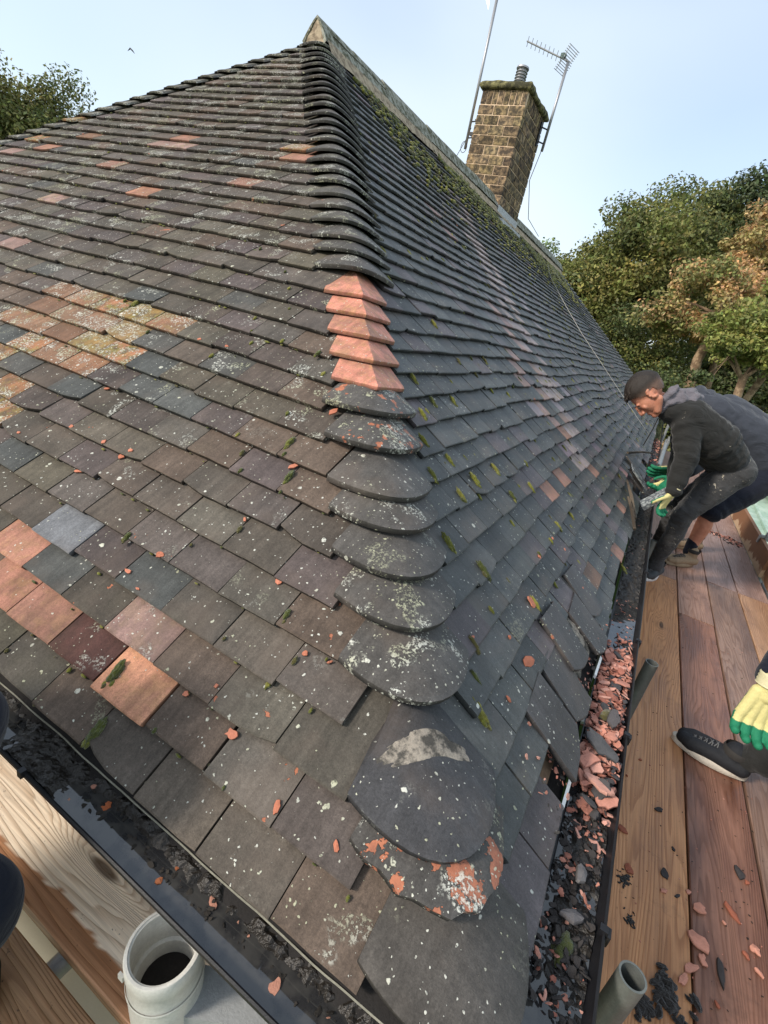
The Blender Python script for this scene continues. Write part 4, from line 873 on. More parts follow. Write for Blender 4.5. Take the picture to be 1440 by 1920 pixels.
# ---------------------------------------------------------------- scaffold boards
def board(x0, x1, y0, y1, ztop, col, tv, label, along='y', thick=0.038, group='scaffold boards beside the long slope', name='scaffold_board', mat=None, knot=(99, 99), stain=None):
    L = (y1 - y0) if along == 'y' else (x1 - x0); W = (x1 - x0) if along == 'y' else (y1 - y0)
    m = M(); nx = 24 if stain is None else 260; ny = 7 if stain is None else 40; bev = 0.003; vs = []; F = []
    rr = random.Random(label)
    ys = [-W / 2, -W / 2 + bev] + [-W / 2 + W * j / (ny - 1) for j in range(1, ny - 1)] + [W / 2 - bev, W / 2]
    cup = rr.uniform(-.002, .002); tw = rr.uniform(-.003, .003)
    for i in range(nx + 1):
        xx = -L / 2 + L * i / nx
        for j, yy in enumerate(ys):
            z = -(bev if j in (0, len(ys) - 1) else 0) + cup * (2 * yy / W) ** 2 + tw * (xx / L) * (yy / W) * 2
            vs.append((xx, yy + 0.0012 * noise.noise(Vector((xx * 4, j, 1))), z))
        for yy in (-W / 2, W / 2): vs.append((xx, yy, -thick))
    n = len(ys) + 2
    for i in range(nx):
        for j in range(len(ys) - 1): F.append((i * n + j, (i + 1) * n + j, (i + 1) * n + j + 1, i * n + j + 1))
        F.append((i * n + n - 2, (i + 1) * n + n - 2, (i + 1) * n, i * n)); F.append((i * n + n - 3, (i + 1) * n + n - 3, (i + 1) * n + n - 1, i * n + n - 1)); F.append((i * n + n - 2, i * n + n - 1, (i + 1) * n + n - 1, (i + 1) * n + n - 2))
    F.append(tuple([j for j in range(len(ys))] + [n - 1, n - 2])); F.append(tuple([nx * n + j for j in range(len(ys) - 1, -1, -1)] + [nx * n + n - 2, nx * n + n - 1]))
    cc_ = [tuple(col)] * len(vs)
    if stain: cc_ = [tuple(stain) if (v_[1] + .030 * noise.noise(Vector((v_[0] * 5, 1, 1))) + .012 * noise.noise(Vector((v_[0] * 23, v_[1] * 40, 1)))) < -W / 2 + .052 else tuple(col) for v_ in vs]
    m.add(vs, F, cols=cc_, tv=tv); o = m.build(name, mat or WOOD, origin=(0, 0, 0))
    at = o.data.attributes.new('kn', 'FLOAT_VECTOR', 'POINT'); at.data.foreach_set('vector', np.tile(np.array([knot[0], knot[1], 0], dtype=np.float32), len(vs)))
    o.location = ((x0 + x1) / 2, (y0 + y1) / 2, ztop); o.rotation_euler = (0, 0, R(90) if along == 'y' else 0)
    return tag(o, label, 'scaffold board', group)
BZ = -0.559
ORG = (0.50, 0.245, 0.11); RBR = (0.26, 0.128, 0.085); GBR = (0.25, 0.16, 0.12); PNK = (0.36, 0.215, 0.16)
board(0.258, 0.489, -0.1, 3.93, BZ, ORG, (0.45, 1, 1.4), 'orange-brown grained scaffold board next to the gutter', knot=(1.064, -.0135))
board(0.497, 0.718, -0.6, 3.30, BZ - .001, RBR, (0.8, 1, 2.2), 'dark red-brown scaffold board, second from the gutter')
board(0.726, 0.948, -0.6, 4.19, BZ - .002, GBR, (0.6, 1, 3.9), 'grey-brown scaffold board, third from the gutter, in front of its butt joint')
board(0.956, 1.178, -0.6, 4.19, BZ, (0.42, 0.25, 0.15), (0.4, 1, 5.1), 'ochre scaffold board against the toe board, nearer stretch')
board(0.258, 0.489, 3.94, 7.8, BZ - .002, PNK, (0.5, 1, 6.3), 'pinkish wet board by the gutter behind the men')
board(0.497, 0.718, 3.31, 7.2, BZ, PNK, (0.6, 1, 7.7), 'pinkish wet board running under the tan boot')
board(0.726, 0.948, 4.20, 8.1, BZ, (0.37, 0.25, 0.215), (0.5, 1, 8.2), 'pinkish third board beyond the butt joint')
board(0.956, 1.178, 4.20, 8.1, BZ - .001, (0.35, 0.235, 0.20), (0.5, 1, 9.4), 'pinkish board against the toe board beyond the butt joint')
for i, (a, b) in enumerate(((0.258, 0.489), (0.497, 0.718), (0.726, 0.948), (0.956, 1.178))): board(a, b, 8.12, 12.0, BZ - .001 * i, (0.24, 0.15, 0.12), (0.5, 1, 11 + i), 'far wet scaffold board beyond the men, ' + ('next to the gutter', 'second from the gutter', 'third from the gutter', 'beside the toe board')[i])
# short slope side
board(-5.0, 0.10, -0.055, 0.17, BZ, (0.86, 0.72, 0.56), (0.12, 1.0, 2.75), 'pale sawn scaffold board with a large knot below the short gutter', 'x', knot=(1.525, .0375), stain=(0.40, 0.20, 0.10), group='scaffold boards beside the short slope')
board(-5.0, -0.50, -0.32, -0.090, BZ - .002, (0.36, 0.21, 0.11), (0.5, 1.6, 4.4), 'dark brown wet scaffold board in the near left corner', 'x', group='scaffold boards beside the short slope')
# ---------------------------------------------------------------- scaffold tubes
scaf = empty('scaffold', (1.3, 4, -3.3)); tag(scaf, 'galvanised tube scaffold carrying the boards round the eaves', 'scaffold')
def tube_part(pts, mat=GALV, r=0.02415, name='scaffold_tube', open_top=False):
    m = M(); m.tube(pts, r, 28, cap=not open_top)
    if open_top:
        a, b = Vector(pts[0]), Vector(pts[-1]); d = (b - a).normalized(); e = b - d * 0.25
        m.tube([b, b - d * .0001], [r, r - .0038], 28, cap=False); m.tube([b, e], [r - .0038] * 2, 28, cap=False); m.tube([e, e - d * .001], [r - .0038, 0.0001], 28, cap=False)
    return m.build(name, mat, scaf, angle=40)
tube_part([(0.203, 1.60, -3.3), (0.203, 1.60, -0.132)], GALVD, open_top=True)
tube_part([(0.181, 0.338, -3.3), (0.181, 0.338, -0.070)], GALVD, open_top=True)
tube_part([(0.205, 3.72, -3.3), (0.205, 3.72, -0.25)], GALVD, open_top=True)
for y in (7.62, 10.4): tube_part([(0.17, y, -3.3), (0.17, y, 0.15)])
for y in (5.03, 7.3, 9.6, 12.0): tube_part([(1.245, y, -3.3), (1.245, y, 0.62)])
tube_part([(1.285, 4.4, 0.02), (1.285, 12.3, 0.02)]); tube_part([(1.285, 4.4, 0.50), (1.285, 12.3, 0.50)])
tube_part([(0.13, 6.2, -.07), (0.16, 7.9, .06)])
tube_part([(1.20, 5.06, 0.20), (1.62, 5.0, -0.75)])
for y in (0.5, 1.75, 3.0, 4.3, 5.5, 7.0, 9.0): tube_part([(-0.1, y, BZ - .068), (1.5, y, BZ - .068)])
for x in (-.85, -2.2, -3.6): tube_part([(x, -1.2, BZ - .068), (x, 0.25, BZ - .068)])
tube_part([(1.30, 0, BZ - .12), (1.30, 12.3, BZ - .12)]); tube_part([(1.62, 0.2, -0.95), (1.62, 8.0, -0.95)], GALVD, r=.05)
def coupler(x, y, z, rz=0):
    m = M(); mt = Matrix.Translation((x, y, z)) @ Matrix.Rotation(rz, 4, 'Z')
    m.tube([mt @ Vector((0, -.03, 0)), mt @ Vector((0, .03, 0))], 0.034, 16); m.rbox(mt @ Matrix.Translation((-.045, 0, 0.0)), .05, .045, .022); m.rbox(mt @ Matrix.Translation((-.075, 0, -.035)), .012, .04, .07)
    m.tube([mt @ Vector((-.03, 0, .0)), mt @ Vector((-.03, 0, .05))], .008, 8); m.build('coupler', GALV, scaf, angle=40)
for y in (5.42, 7.30, 4.0): coupler(1.245, y, BZ + .245, 0)
for y in (5.03, 7.3): coupler(1.265, y, 0.02, 0)
for y in (5.03, 7.3, 9.6): coupler(1.265, y, 0.50, 0)
# toe boards: planks on edge
def toe(y0, y1, x, label):
    m = M(); m.box(-.018, .018, -(y1 - y0) / 2, (y1 - y0) / 2, -.1125, .1125, col=(.3, .2, .1)); o = m.build('toe_board', TOE, origin=(0, 0, 0)); o.location = (x, (y0 + y1) / 2, BZ + .1125)
    tag(o, label, 'toe board', 'toe boards standing on edge')
toe(4.86, 8.6, 1.200, 'brown plank on edge with pale patches, behind the men')
toe(1.0, 4.84, 1.222, 'pale toe board on edge at the right, nearer stretch')
toe(8.62, 12.2, 1.21, 'far toe board on edge hidden mostly by the men')

# ---------------------------------------------------------------- grey pipe elbow under the short gutter
pipe = empty('drain_elbow', (-0.49, -.07, -.40)); tag(pipe, 'white-grey plastic drain elbow with open socket below the short gutter', 'pipe fitting')
def lathe(m, c, axis, prof, n=48):
    axis = axis.normalized(); x = axis.orthogonal().normalized(); y = axis.cross(x); vs = []; F = []
    for (r, h) in prof:
        for i in range(n): a = 2 * math.pi * i / n; vs.append(c + axis * h + (x * math.cos(a) + y * math.sin(a)) * r)
    for j in range(len(prof) - 1):
        for i in range(n): F.append((j * n + i, j * n + (i + 1) % n, (j + 1) * n + (i + 1) % n, (j + 1) * n + i))
    m.add(vs, F)
pc = Vector((-0.527, -.060, -.165)); ax = Vector((-0.10, -0.03, 1)).normalized()
m = M(); lathe(m, pc, ax, [(.0555, -.075), (.0555, -.004), (.057, 0.0), (.0615, 0.0), (.0635, -.004), (.0635, -.030), (.0605, -.036), (.0625, -.060), (.0630, -.10), (.062, -.16), (.058, -.24)])
lathe(m, pc, ax, [(.0555, -.075), (.050, -.078), (.046, -.10), (.044, -.17), (.001, -.171)]); mb_ = M(); lathe(mb_, pc, ax, [(.0455, -.104), (.0001, -.105)]); mb_.build('bore_dark', FELT, pipe)  # black disc added to stand in for the unlit inside of the pipe
lathe(m, pc, ax, [(.0562, -.002), (.0535, -.003), (.0535, -.008), (.0556, -.010)]); m.build('socket', GREYP, pipe, smooth=False, angle=35)
m = M(); m.tube([pc - ax * .18, pc - ax * .24 + Vector((.02, .02, 0)), pc - ax * .29 + Vector((.08, .05, -.01)), pc - ax * .30 + Vector((.20, .10, -.02))], [.060, .060, .058, .055], 32); m.build('branch', GREYP, pipe, smooth=True)
m = M(); m.rbox(Matrix.Translation(pc - ax * .15 + Vector((.12, .06, 0))) @ Matrix.Rotation(R(28), 4, 'Z'), .20, .075, .09); m.build('side_inlet', make_plain('shaded grey pvc', (.30, .31, .31), .5), pipe)
m = M(); lathe(m, pc, ax, [(.0642, -.066), (.0650, -.068), (.0650, -.072), (.0642, -.074)]); m.rbox(Matrix.Translation(pc - ax * .055 + Vector((-.045, -.052, 0))), .012, .005, .014); m.build('collar', GREYP, pipe, angle=35)
o = None
# cream pipe run seen through the slot between the boards
run = empty('cream_pipe_run', (-1.0, -.1, -.85)); tag(run, 'cream plastic trunking seen through the slot between two near-left boards', 'pipe')
m = M(); m.box(-2.6, .2, -.26, .02, -.98, -.84, col=(.6, .6, .5)); m.build('trunking', CREAM, run)
m = M(); m.tube([(-0.93, -.10, -.84), (-0.93, -.10, -.70)], .017, 20); m.tube([(-0.93, -.10, -.72), (-0.93, -.10, -.685)], .021, 20); m.tube([(-0.93, -.10, -.84), (-0.93, -.10, -.825)], .030, 20); m.build('standpipe', CREAM, run, angle=40)

# ---------------------------------------------------------------- aerials
def aerial_mount(base, top, name, lab, tilt=0.0):
    e = empty(name, base); tag(e, lab, 'aerial')
    m = M(); m.tube([base, top], 0.019, 14); m.build('mast', ALU, e, smooth=True)
    return e
b1, t1 = Vector((-3.72, 7.18, 3.20)), Vector((-3.765, 7.18, 5.12))
e = aerial_mount(b1, t1, 'aerial_mast', 'tall aerial mast left of the chimney running out of frame')
m = M()
for z in (3.33, 3.52): m.tube([(-3.72, 7.18, z), (-3.575, 7.16, z + .01)], .009, 8); m.tube([(-3.60, 7.05, z - .02), (-3.60, 7.3, z - .02)], .012, 8)
m.rbox(Matrix.Translation((-3.62, 7.12, 3.36)), .10, .03, .04); m.build('bracket', BLACKP, e)
m = M(); m.add([(-3.83, 7.15, 4.72), (-3.98, 7.18, 4.95), (-3.90, 7.2, 5.10)], [(0, 1, 2)]); m.tube([(-3.98, 7.18, 4.90), (-3.74, 7.18, 5.02), (-3.2, 7.2, 5.1)], .008, 6); m.build('reflector', ALU, e)
m = M(); pts = [Vector((-3.70, 7.18, 3.45))]
for i in range(13): a = i / 12 * 6.28; pts.append(Vector((-3.74 + .045 * math.sin(a), 7.17, 3.22 + .07 * math.cos(a))))
pts += [Vector((-3.80, 7.1, 3.05)), Vector((-3.62, 6.4, 2.75))]
m.tube(pts, .004, 6); m.build('cable', BLACKP, e, smooth=True)
b2, t2 = Vector((-2.86, 7.9, 3.46)), Vector((-2.84, 7.9, 4.49))
e = aerial_mount(b2, t2, 'television_aerial', 'television aerial with toothed boom on the mast right of the chimney')
m = M(); A0, A1 = Vector((-3.50, 7.9, 4.735)), Vector((-2.82, 7.9, 4.50)); m.tube([A0, A1], .011, 8); m.build('boom', ALU, e)
m = M(); dr_ = (A1 - A0); up_ = Vector((.18, -.45, .9)).normalized()
for i in range(9): q = A0 + dr_ * (0.02 + i * .098); l = .055; m.tube([q - up_ * l, q + up_ * l], .0042, 6)
m.build('director', ALU, e)
m = M(); q = A0 + dr_ * .93
for sgn in (-1, 1):
    for i in range(6): o_ = Vector((.012 * i * sgn, 0, sgn * (.015 + .024 * i))); m.tube([q + o_ - Vector((.045, .12, 0)), q + o_ + Vector((.045, .12, 0))], .004, 5)
    m.tube([q + Vector((-.03, -.08, 0)), q + Vector((-.03 + .06 * sgn, -.08, sgn * .14))], .004, 5); m.tube([q + Vector((.03, .08, 0)), q + Vector((.03 + .06 * sgn, .08, sgn * .14))], .004, 5)
m.build('reflector', ALU, e); m = M(); m.rbox(Matrix.Translation(A0 + dr_ * .84 + Vector((0, 0, .03))), .07, .05, .05); m.build('dipole_box', make_plain('green box', (.03, .08, .07), .5), e)
m = M()
for z in (3.55, 3.72): m.tube([(-2.86, 7.9, z), (-2.94, 7.8, z)], .010, 8)
m.rbox(Matrix.Translation((-2.935, 7.8, 3.63)), .02, .05, .28); m.build('bracket', BLACKP, e)
m = M(); m.tube([(-2.87, 7.92, 3.5), (-2.93, 7.93, 3.1), (-3.0, 8.6, 2.75), (-3.07, 9.7, 2.72)], .005, 6); m.build('cable', BLACKP, e, smooth=True)
# pale cable laid down the long slope
m = M(); pts = [fp('B', u, v, .012 + .003 * math.sin(u * 9)) for u, v in ((9.6, 3.55), (8.47, 3.03), (8.0, 2.45), (7.66, 1.9), (7.64, 1.35), (7.64, .82), (7.7, .40), (7.75, .1))]
m.tube(pts, .0030, 6); tag(m.build('roof_cable', make_plain('grey cable', (.42, .40, .36), .6), smooth=True), 'thin pale cable lying down the far part of the long slope', 'cable')
m = M(); m.tube([(-23.35 + .0, 15.7, 8.2), (-23.2, 15.7, 8.28), (-23.05, 15.7, 8.2), (-22.95, 15.72, 8.12)], [.006, .03, .025, .006], 6); tag(m.build('bird', BLACKP), 'small dark bird flying above the left tree', 'bird')

# slate chunk and sticks by the men
m = M(); q = Vector((0.0, 3.95, .03)); m.rbox(Matrix.Translation(fp('B', 4.05, .12, .05)) @ Matrix.Rotation(R(-50), 4, 'Y') @ Matrix.Rotation(R(15), 4, 'X'), .012, .16, .2); tag(m.build('loose_slate', SLATE), 'mottled grey slab propped on the tiles by the green gloves', 'slab')
for i, (a, b, lab) in enumerate(((fp('B', 3.05, .02, .02), fp('B', 3.55, .20, .03), 'brown broken batten stick lying on the eaves tiles by the grey tile'), (fp('B', 2.9, -.01, .01), fp('B', 3.2, .14, .03), 'second dark bent stick just below the first at the eaves'), (fp('B', 4.5, .30, .02), fp('B', 6.2, .02, .05), 'long dark batten along the torn far eaves'))):
    m = M(); a, b = Vector(a), Vector(b); mid_ = (a + b) / 2 + Vector((0, 0, .012)); m.tube([a, mid_, b], [.010, .012, .007], 6); tag(m.build('batten_stick', BARKD), lab, 'stick')

# ---------------------------------------------------------------- people
def frust(m, a, b, ra, rb, n=14):
    a, b = Vector(a), Vector(b); d = b - a
    if d.length < 1e-5: return
    d.normalize(); x = d.orthogonal().normalized(); y = d.cross(x); vs = []
    for p, r in ((a, ra), (b, rb)):
        for i in range(n): t = 2 * math.pi * i / n; vs.append(p + (x * math.cos(t) + y * math.sin(t)) * r)
    m.add(vs, [(i, (i + 1) % n, n + (i + 1) % n, n + i) for i in range(n)] + [tuple(range(n - 1, -1, -1)), tuple(range(n, 2 * n))])
def ball(m, c, r, sc=(1, 1, 1), rot=None):
    rot = rot or Matrix.Identity(3); m.add([Vector(c) + rot @ Vector((p.x * r * sc[0], p.y * r * sc[1], p.z * r * sc[2])) for p in ICO2[0]], ICO2[1])
def chain(m, pts):
    for i, (p, r) in enumerate(pts):
        ball(m, p, r)
        if i: frust(m, pts[i - 1][0], p, pts[i - 1][1], r)
def fuse(m, name, mat, parent, voxel=0.008, smooth=6, fold=None, colf=None, tv=(0, 0, 0)):
    """union of the parts as one continuous skin"""
    me = bpy.data.meshes.new('tmp'); me.from_pydata(m.v, [], m.f); o = bpy.data.objects.new('tmp', me); COL.objects.link(o)
    r = o.modifiers.new('r', 'REMESH'); r.mode = 'VOXEL'; r.voxel_size = voxel
    s = o.modifiers.new('s', 'SMOOTH'); s.factor = 0.5; s.iterations = smooth
    dg = bpy.context.evaluated_depsgraph_get(); dg.update(); ev = o.evaluated_get(dg); em = bpy.data.meshes.new_from_object(ev)
    V = [v.co.copy() for v in em.vertices]; Nn = [v.normal.copy() for v in em.vertices]; F = [tuple(p.vertices) for p in em.polygons]
    bpy.data.objects.remove(o); bpy.data.meshes.remove(me); bpy.data.meshes.remove(em)
    if fold:
        for i in range(len(V)): V[i] = V[i] + Nn[i] * fold(V[i], Nn[i])
    out = M(); out.add(V, F, cols=[colf(V[i], Nn[i]) for i in range(len(V))] if colf else None, tv=tv)
    return out.build(name, mat, parent, smooth=True)
def folds(segs, amp=0.007, freq=38):
    """creases running across the limb nearest to the point"""
    segs = [(Vector(a), Vector(b)) for a, b in segs]
    def f(p, n):
        best = None
        for a, b in segs:
            d = b - a; t = max(0, min(1, (p - a).dot(d) / d.length_squared)); dd = (p - (a + d * t)).length
            if best is None or dd < best[0]: best = (dd, t, a, d)
        dd, t, a, d = best; q = a + d * t; L = d.length; s = t * L
        w = noise.noise(p * 7.0) * 1.6; k = noise.noise(p * 3.1 + Vector((4, 4, 4)))
        c = math.sin(s * freq * 2 + w * 3 + (p - q).dot(Vector((1, 1, 0))) * 12)
        near = 0.45 + 0.9 * (abs(t - .5) * 2) ** 2
        return amp * (0.55 * c * near * (0.6 + k) + 0.8 * noise.noise(p * 9.0) + 0.4 * noise.noise(p * 21))
    return f
def hand(name, parent, wrist, tips_dir, palm_n, size=0.19, curl=0.5, spread=0.25, thumb_side=1, cols=None, voxel=0.0045, gl=True):
    """gloved hand: palm, four unequal bent fingers, thumb from the side of the palm"""
    w = Vector(wrist); d = Vector(tips_dir).normalized(); n = Vector(palm_n); n = (n - d * n.dot(d)).normalized(); s = d.cross(n) * thumb_side
    m = M(); Lp = size * 0.50; wid = size * 0.225
    for t in (-1, -.33, .33, 1): chain(m, [(w + s * wid * .55 * t, size * .105), (w + d * Lp + s * wid * t, size * .085)])
    chain(m, [(w - d * size * .22, size * .17), (w + d * size * .04, size * .145)])
    for i, (t, L) in enumerate(((1.0, .40), (.36, .46), (-.32, .43), (-1.0, .34))):
        p = w + d * Lp * .95 + s * wid * t; dd = (d + s * spread * t * .6).normalized(); pts = [(p, size * .080)]
        for j, f in enumerate((.45, .32, .23)):
            a = curl * (.55 + .5 * j); dd = (Matrix.Rotation(-a * .9, 3, d.cross(n)) @ dd) if True else dd
            p = p + dd * (L * size * f); pts.append((p, size * (.077 - .006 * j)))
        chain(m, pts)
    p = w + d * Lp * .18 + s * wid * 1.0; dd = (d * .65 + s * .9 + n * .35).normalized(); pts = [(p, size * .085)]
    for j, f in enumerate((.24, .17, .13)): p = p + dd * (size * f); pts.append((p, size * (.072 - .006 * j))); dd = (dd + d * .30 + n * .25 * curl - s * .25).normalized()
    chain(m, pts)
    Y = (0.62, 0.55, 0.24); Gn = (0.012, 0.17, 0.085)
    def cf(p, nn):
        if not gl: return (0.4, 0.2, 0.12)
        a = (p - w).dot(d) / size; return Gn if (nn.dot(n) > (0.15 if a < .45 else -0.35) and a > 0.08) or a > 0.58 else Y
    g_ = fuse(m, name, GLOVE, parent, voxel, 2, colf=cf)
    m = M(); p0 = w - d * size * .34
    m.tube([p0 + d * size * .03 * j for j in range(8)], [size * (.205 + (.012 if j % 2 else 0)) for j in range(8)], 24, cap=False); m.c = [(.60, .55, .34)] * len(m.c); m.build('knit_cuff', GLOVE, g_, smooth=True)
    return g_
def shoe(name, parent, heel, toe, ankle_top, upper, sole, h=0.085, wd=0.048, boot=0.0, strip=None, sh=1.0):
    heel, toe = Vector(heel), Vector(toe); d = (toe - heel); L = d.length; d.normalize(); up = Vector((0, 0, 1)); s = d.cross(up).normalized(); up = s.cross(d)
    m = M()
    for t in (-1, 1):
        chain(m, [(heel + d * .02 + s * wd * .45 * t + up * .055, .034), (heel + d * L * .45 + s * wd * .5 * t + up * .052, .034), (heel + d * L * .78 + s * wd * .62 * t + up * .044, .032), (toe - d * .025 + s * wd * .3 * t + up * .040, .028)])
    chain(m, [(heel + d * .045 + up * .06, .045), (heel + d * .055 + up * (.085 + boot), .047)]); chain(m, [(heel + d * .06 + up * .075, .044), (heel + d * L * .5 + up * .050, .036)])
    z0 = heel.z
    def cf(p, nn): return upper
    o = fuse(m, name, SHOE, parent, .006, 3, colf=cf)
    m = M(); n = 26; vs = []; F = []
    for k, (hh, sc) in enumerate(((0.0, .98), (.004, 1.05), (.028, 1.06), (.036, .98))):
        for i in range(n):
            a = 2 * math.pi * i / n; ca, sa = math.cos(a), math.sin(a); w_ = wd * (1.0 + .18 * ca) * (1 - .10 * math.cos(2 * a)); c0_ = heel.lerp(toe, .5)
            vs.append(c0_ + d * (ca * (L / 2 + .008) * sc) + s * (sa * w_ * sc) + up * hh * sh)
    for k in range(3):
        for i in range(n): F.append((k * n + i, k * n + (i + 1) % n, (k + 1) * n + (i + 1) % n, (k + 1) * n + i))
    F.append(tuple(range(n - 1, -1, -1))); F.append(tuple(3 * n + i for i in range(n)))
    m.add(vs, F, col=sole); m.build('sole', SHOE, o, angle=50)
    m = M()
    for q in range(5):
        t_ = .46 + .075 * q; zz = .0945 - .0062 * q + boot * .1; c1 = heel + d * (L * t_); w1 = .026 - .002 * q
        m.tube([c1 - s * w1 + up * (zz - .008), c1 - s * w1 * .3 + up * zz, c1 + d * .012 + s * w1 + up * (zz - .009)], .0026, 6); m.tube([c1 + s * w1 + up * (zz - .008), c1 + s * w1 * .3 + up * zz, c1 + d * .012 - s * w1 + up * (zz - .009)], .0026, 6)
    m.build('lace', SHOE if False else LACE, o, smooth=True)
    m = M(); n = 22
    for (hh, rr_) in ((.092 + boot, .052), (.104 + boot, .0535), (.112 + boot, .050)): pass
    cen = heel + d * .055; m.tube([cen + up * (.080 + boot), cen + up * (.098 + boot), cen + up * (.112 + boot)], [.050, .0545, .050], 20, cap=False); m.build('collar', SHOE if False else COLLAR, o, smooth=True)
    return o
LACE = make_plain('lace', (.10, .10, .10), .8); COLLAR = make_plain('shoe collar', (.03, .028, .026), .85)
def head_parts(m, c, f, u, sz=1.0):
    """f face direction, u crown direction; adds a skull, jaw, nose, brow, ears to m"""
    f = f.normalized(); u = (u - f * u.dot(f)).normalized(); r = f.cross(u); rot = Matrix((r, f, u)).transposed(); S = sz
    P = lambda a, b, c2: c + rot @ Vector((a * S, b * S, c2 * S))
    ball(m, P(0, -.018, .035), .1 * S, (.76, .98, .92), rot); ball(m, P(0, .028, -.02), .08 * S, (.82, .80, 1.0), rot); ball(m, P(0, .048, -.082), .042 * S, (1.0, .85, .8), rot)
    for t in (-1, 1):
        chain(m, [(P(.052 * t, -.005, -.055), .024 * S), (P(.028 * t, .052, -.088), .022 * S)]); ball(m, P(.036 * t, .070, -.018), .024 * S, (1, .6, .8), rot)
        ball(m, P(.030 * t, .080, .022), .014 * S, (1.4, .5, .5), rot)
        for a in range(7): ang = -1.9 + a * .62; ball(m, P(.079 * t, -.012 + .018 * math.cos(ang), -.005 + .030 * math.sin(ang)), .0085 * S)
        ball(m, P(.075 * t, -.008, -.008), .014 * S, (.5, 1, 1.4), rot)
    chain(m, [(P(0, .090, .018), .010 * S), (P(0, .104, -.012), .011 * S), (P(0, .110, -.028), .0125 * S)]); ball(m, P(.012, .100, -.032), .011 * S); ball(m, P(-.012, .100, -.032), .011 * S)
    ball(m, P(0, .088, -.058), .016 * S, (1.5, .6, .45), rot); ball(m, P(0, .086, -.070), .015 * S, (1.4, .6, .45), rot); ball(m, P(0, .078, -.092), .020 * S)
    return P, rot
def body_base(m, J, rs=1.0):
    """whole figure from joints, slimmer than the clothes"""
    hips = (J['hipN'] + J['hipF']) / 2
    chain(m, [(hips, .12 * rs), (J['mid'], .115 * rs), (J['chest'], .125 * rs), (J['neck'], .062 * rs)])
    if 'head' in J: chain(m, [(J['neck'], .060), ((J['neck'] + J['head']) / 2, .056), (J['head'], .055)])
    for s in 'NF':
        chain(m, [(hips, .10), (J['hip' + s], .085), (J['knee' + s], .048), (J['knee' + s].lerp(J['ank' + s], .35), .042), (J['ank' + s], .030)])
        chain(m, [(J['chest'], .09), (J['sh' + s], .055), (J['el' + s], .040), (J['wr' + s], .028)])
def V3(*a): return Vector(a)

# --- man in black hoodie, bent over the gutter
J = dict(head=V3(-.215, 3.449, .758), neck=V3(-.075, 3.55, .735), chest=V3(.075, 3.635, .690), mid=V3(.285, 3.745, .575), hipN=V3(.495, 3.80, .400), hipF=V3(.500, 3.96, .410),
         kneeN=V3(.298, 3.67, .012), kneeF=V3(.262, 3.95, -.05), ankN=V3(.285, 3.79, -.455), ankF=V3(.270, 4.10, -.455), shN=V3(.060, 3.495, .650), shF=V3(.06, 3.80, .66), elN=V3(.150, 3.44, .455), elF=V3(.13, 3.86, .42), wrN=V3(.155, 3.375, .205), wrF=V3(.165, 3.80, .22))
man = empty('person', (.35, 3.85, BZ)); tag(man, 'man in black hoodie and paint-spattered black jeans bending over the gutter', 'person', 'roofers at work')
m = M(); body_base(m, J, .95)
fdir = V3(-.20, -.14, -.97); udir = V3(-.97, -.05, .22)
hm = M(); hc = J['head']; PH, rotH = head_parts(m, hc, fdir, udir, 1.12)
fuse(m, 'body', SKIN, man, .006, 2)
# hair: clipped sides and a longer dark top, grown from the skull
def cap(name, mat, parent, P, zcut, infl, ycut=9):
    m = M(); ball(m, P(0, -.018, .035), .1 * 1.12 * infl, (.775, 1.0, .94), rotH); m2 = M(); keep = {}
    for i, v in enumerate(m.v):
        q = rotH.transposed() @ (Vector(v) - hc)
        if not zcut(q): continue
        lift_ = 1 + .10 * sm(q.z - .25 * q.y, .03, .075) + .03 * noise.noise(Vector((q.x * 90, q.y * 18, q.z * 18))); keep[i] = len(keep); m2.v.append(tuple(hc + (Vector(v) - hc) * lift_)); fd = sm(q.z - .25 * q.y, .012, .070); m2.c.append((.13 * (1 - fd) + .020 * fd, .075 * (1 - fd) + .014 * fd, .052 * (1 - fd) + .010 * fd)); m2.t.append((0, 0, 0))
    m2.f = [tuple(keep[i] for i in f) for f in m.f if all(i in keep for i in f)]
    return m2.build(name, mat, parent, smooth=True)
HAIRM = make_plain('short hair', (.03, .02, .015), .55, .4, 160, .5, .003, 450, use_tint=True)
ICO_S = ICO2; ICO2 = ico(5)
cap('hair', HAIRM, man, PH, lambda q: (q.z > .000 + max(0, q.y) * 1.05 - max(0, -q.y - .02) * .9 + .006 * noise.noise(q * 60) and not (abs(q.x) > .05 and -.05 < q.y < .02 and q.z < .015)), 1.05)
ICO2 = ICO_S
m = M()
for i in range(110):
    a = random.uniform(-.055, .055); b = random.uniform(-.09, .070); z = .035 + .105 * math.sqrt(max(.05, 1 - (a / .085) ** 2 - ((b + .018) / .118) ** 2)); p = PH(a, b, z - .008); m.tube([p, p + rotH @ V3(random.uniform(-.006, .006), .014, .003), p + rotH @ V3(random.uniform(-.008, .008), .024, -.006)], [.007, .006, .002], 5)
tag(m.build('hair_locks', HAIR, man, smooth=True), kind='stuff')
m = M()
for t in (-1, 1): ball(m, PH(.033 * t, .088, .006), .0075); 
m.build('eye', make_plain('eye', (.05, .035, .03), .3), man, smooth=True)
m = M()
for t in (-1, 1): m.tube([PH(.020 * t, .094, .021), PH(.034 * t, .092, .025), PH(.048 * t, .082, .020)], [.002, .003, .002], 6)
m.build('eyebrow', HAIRS, man, smooth=True)
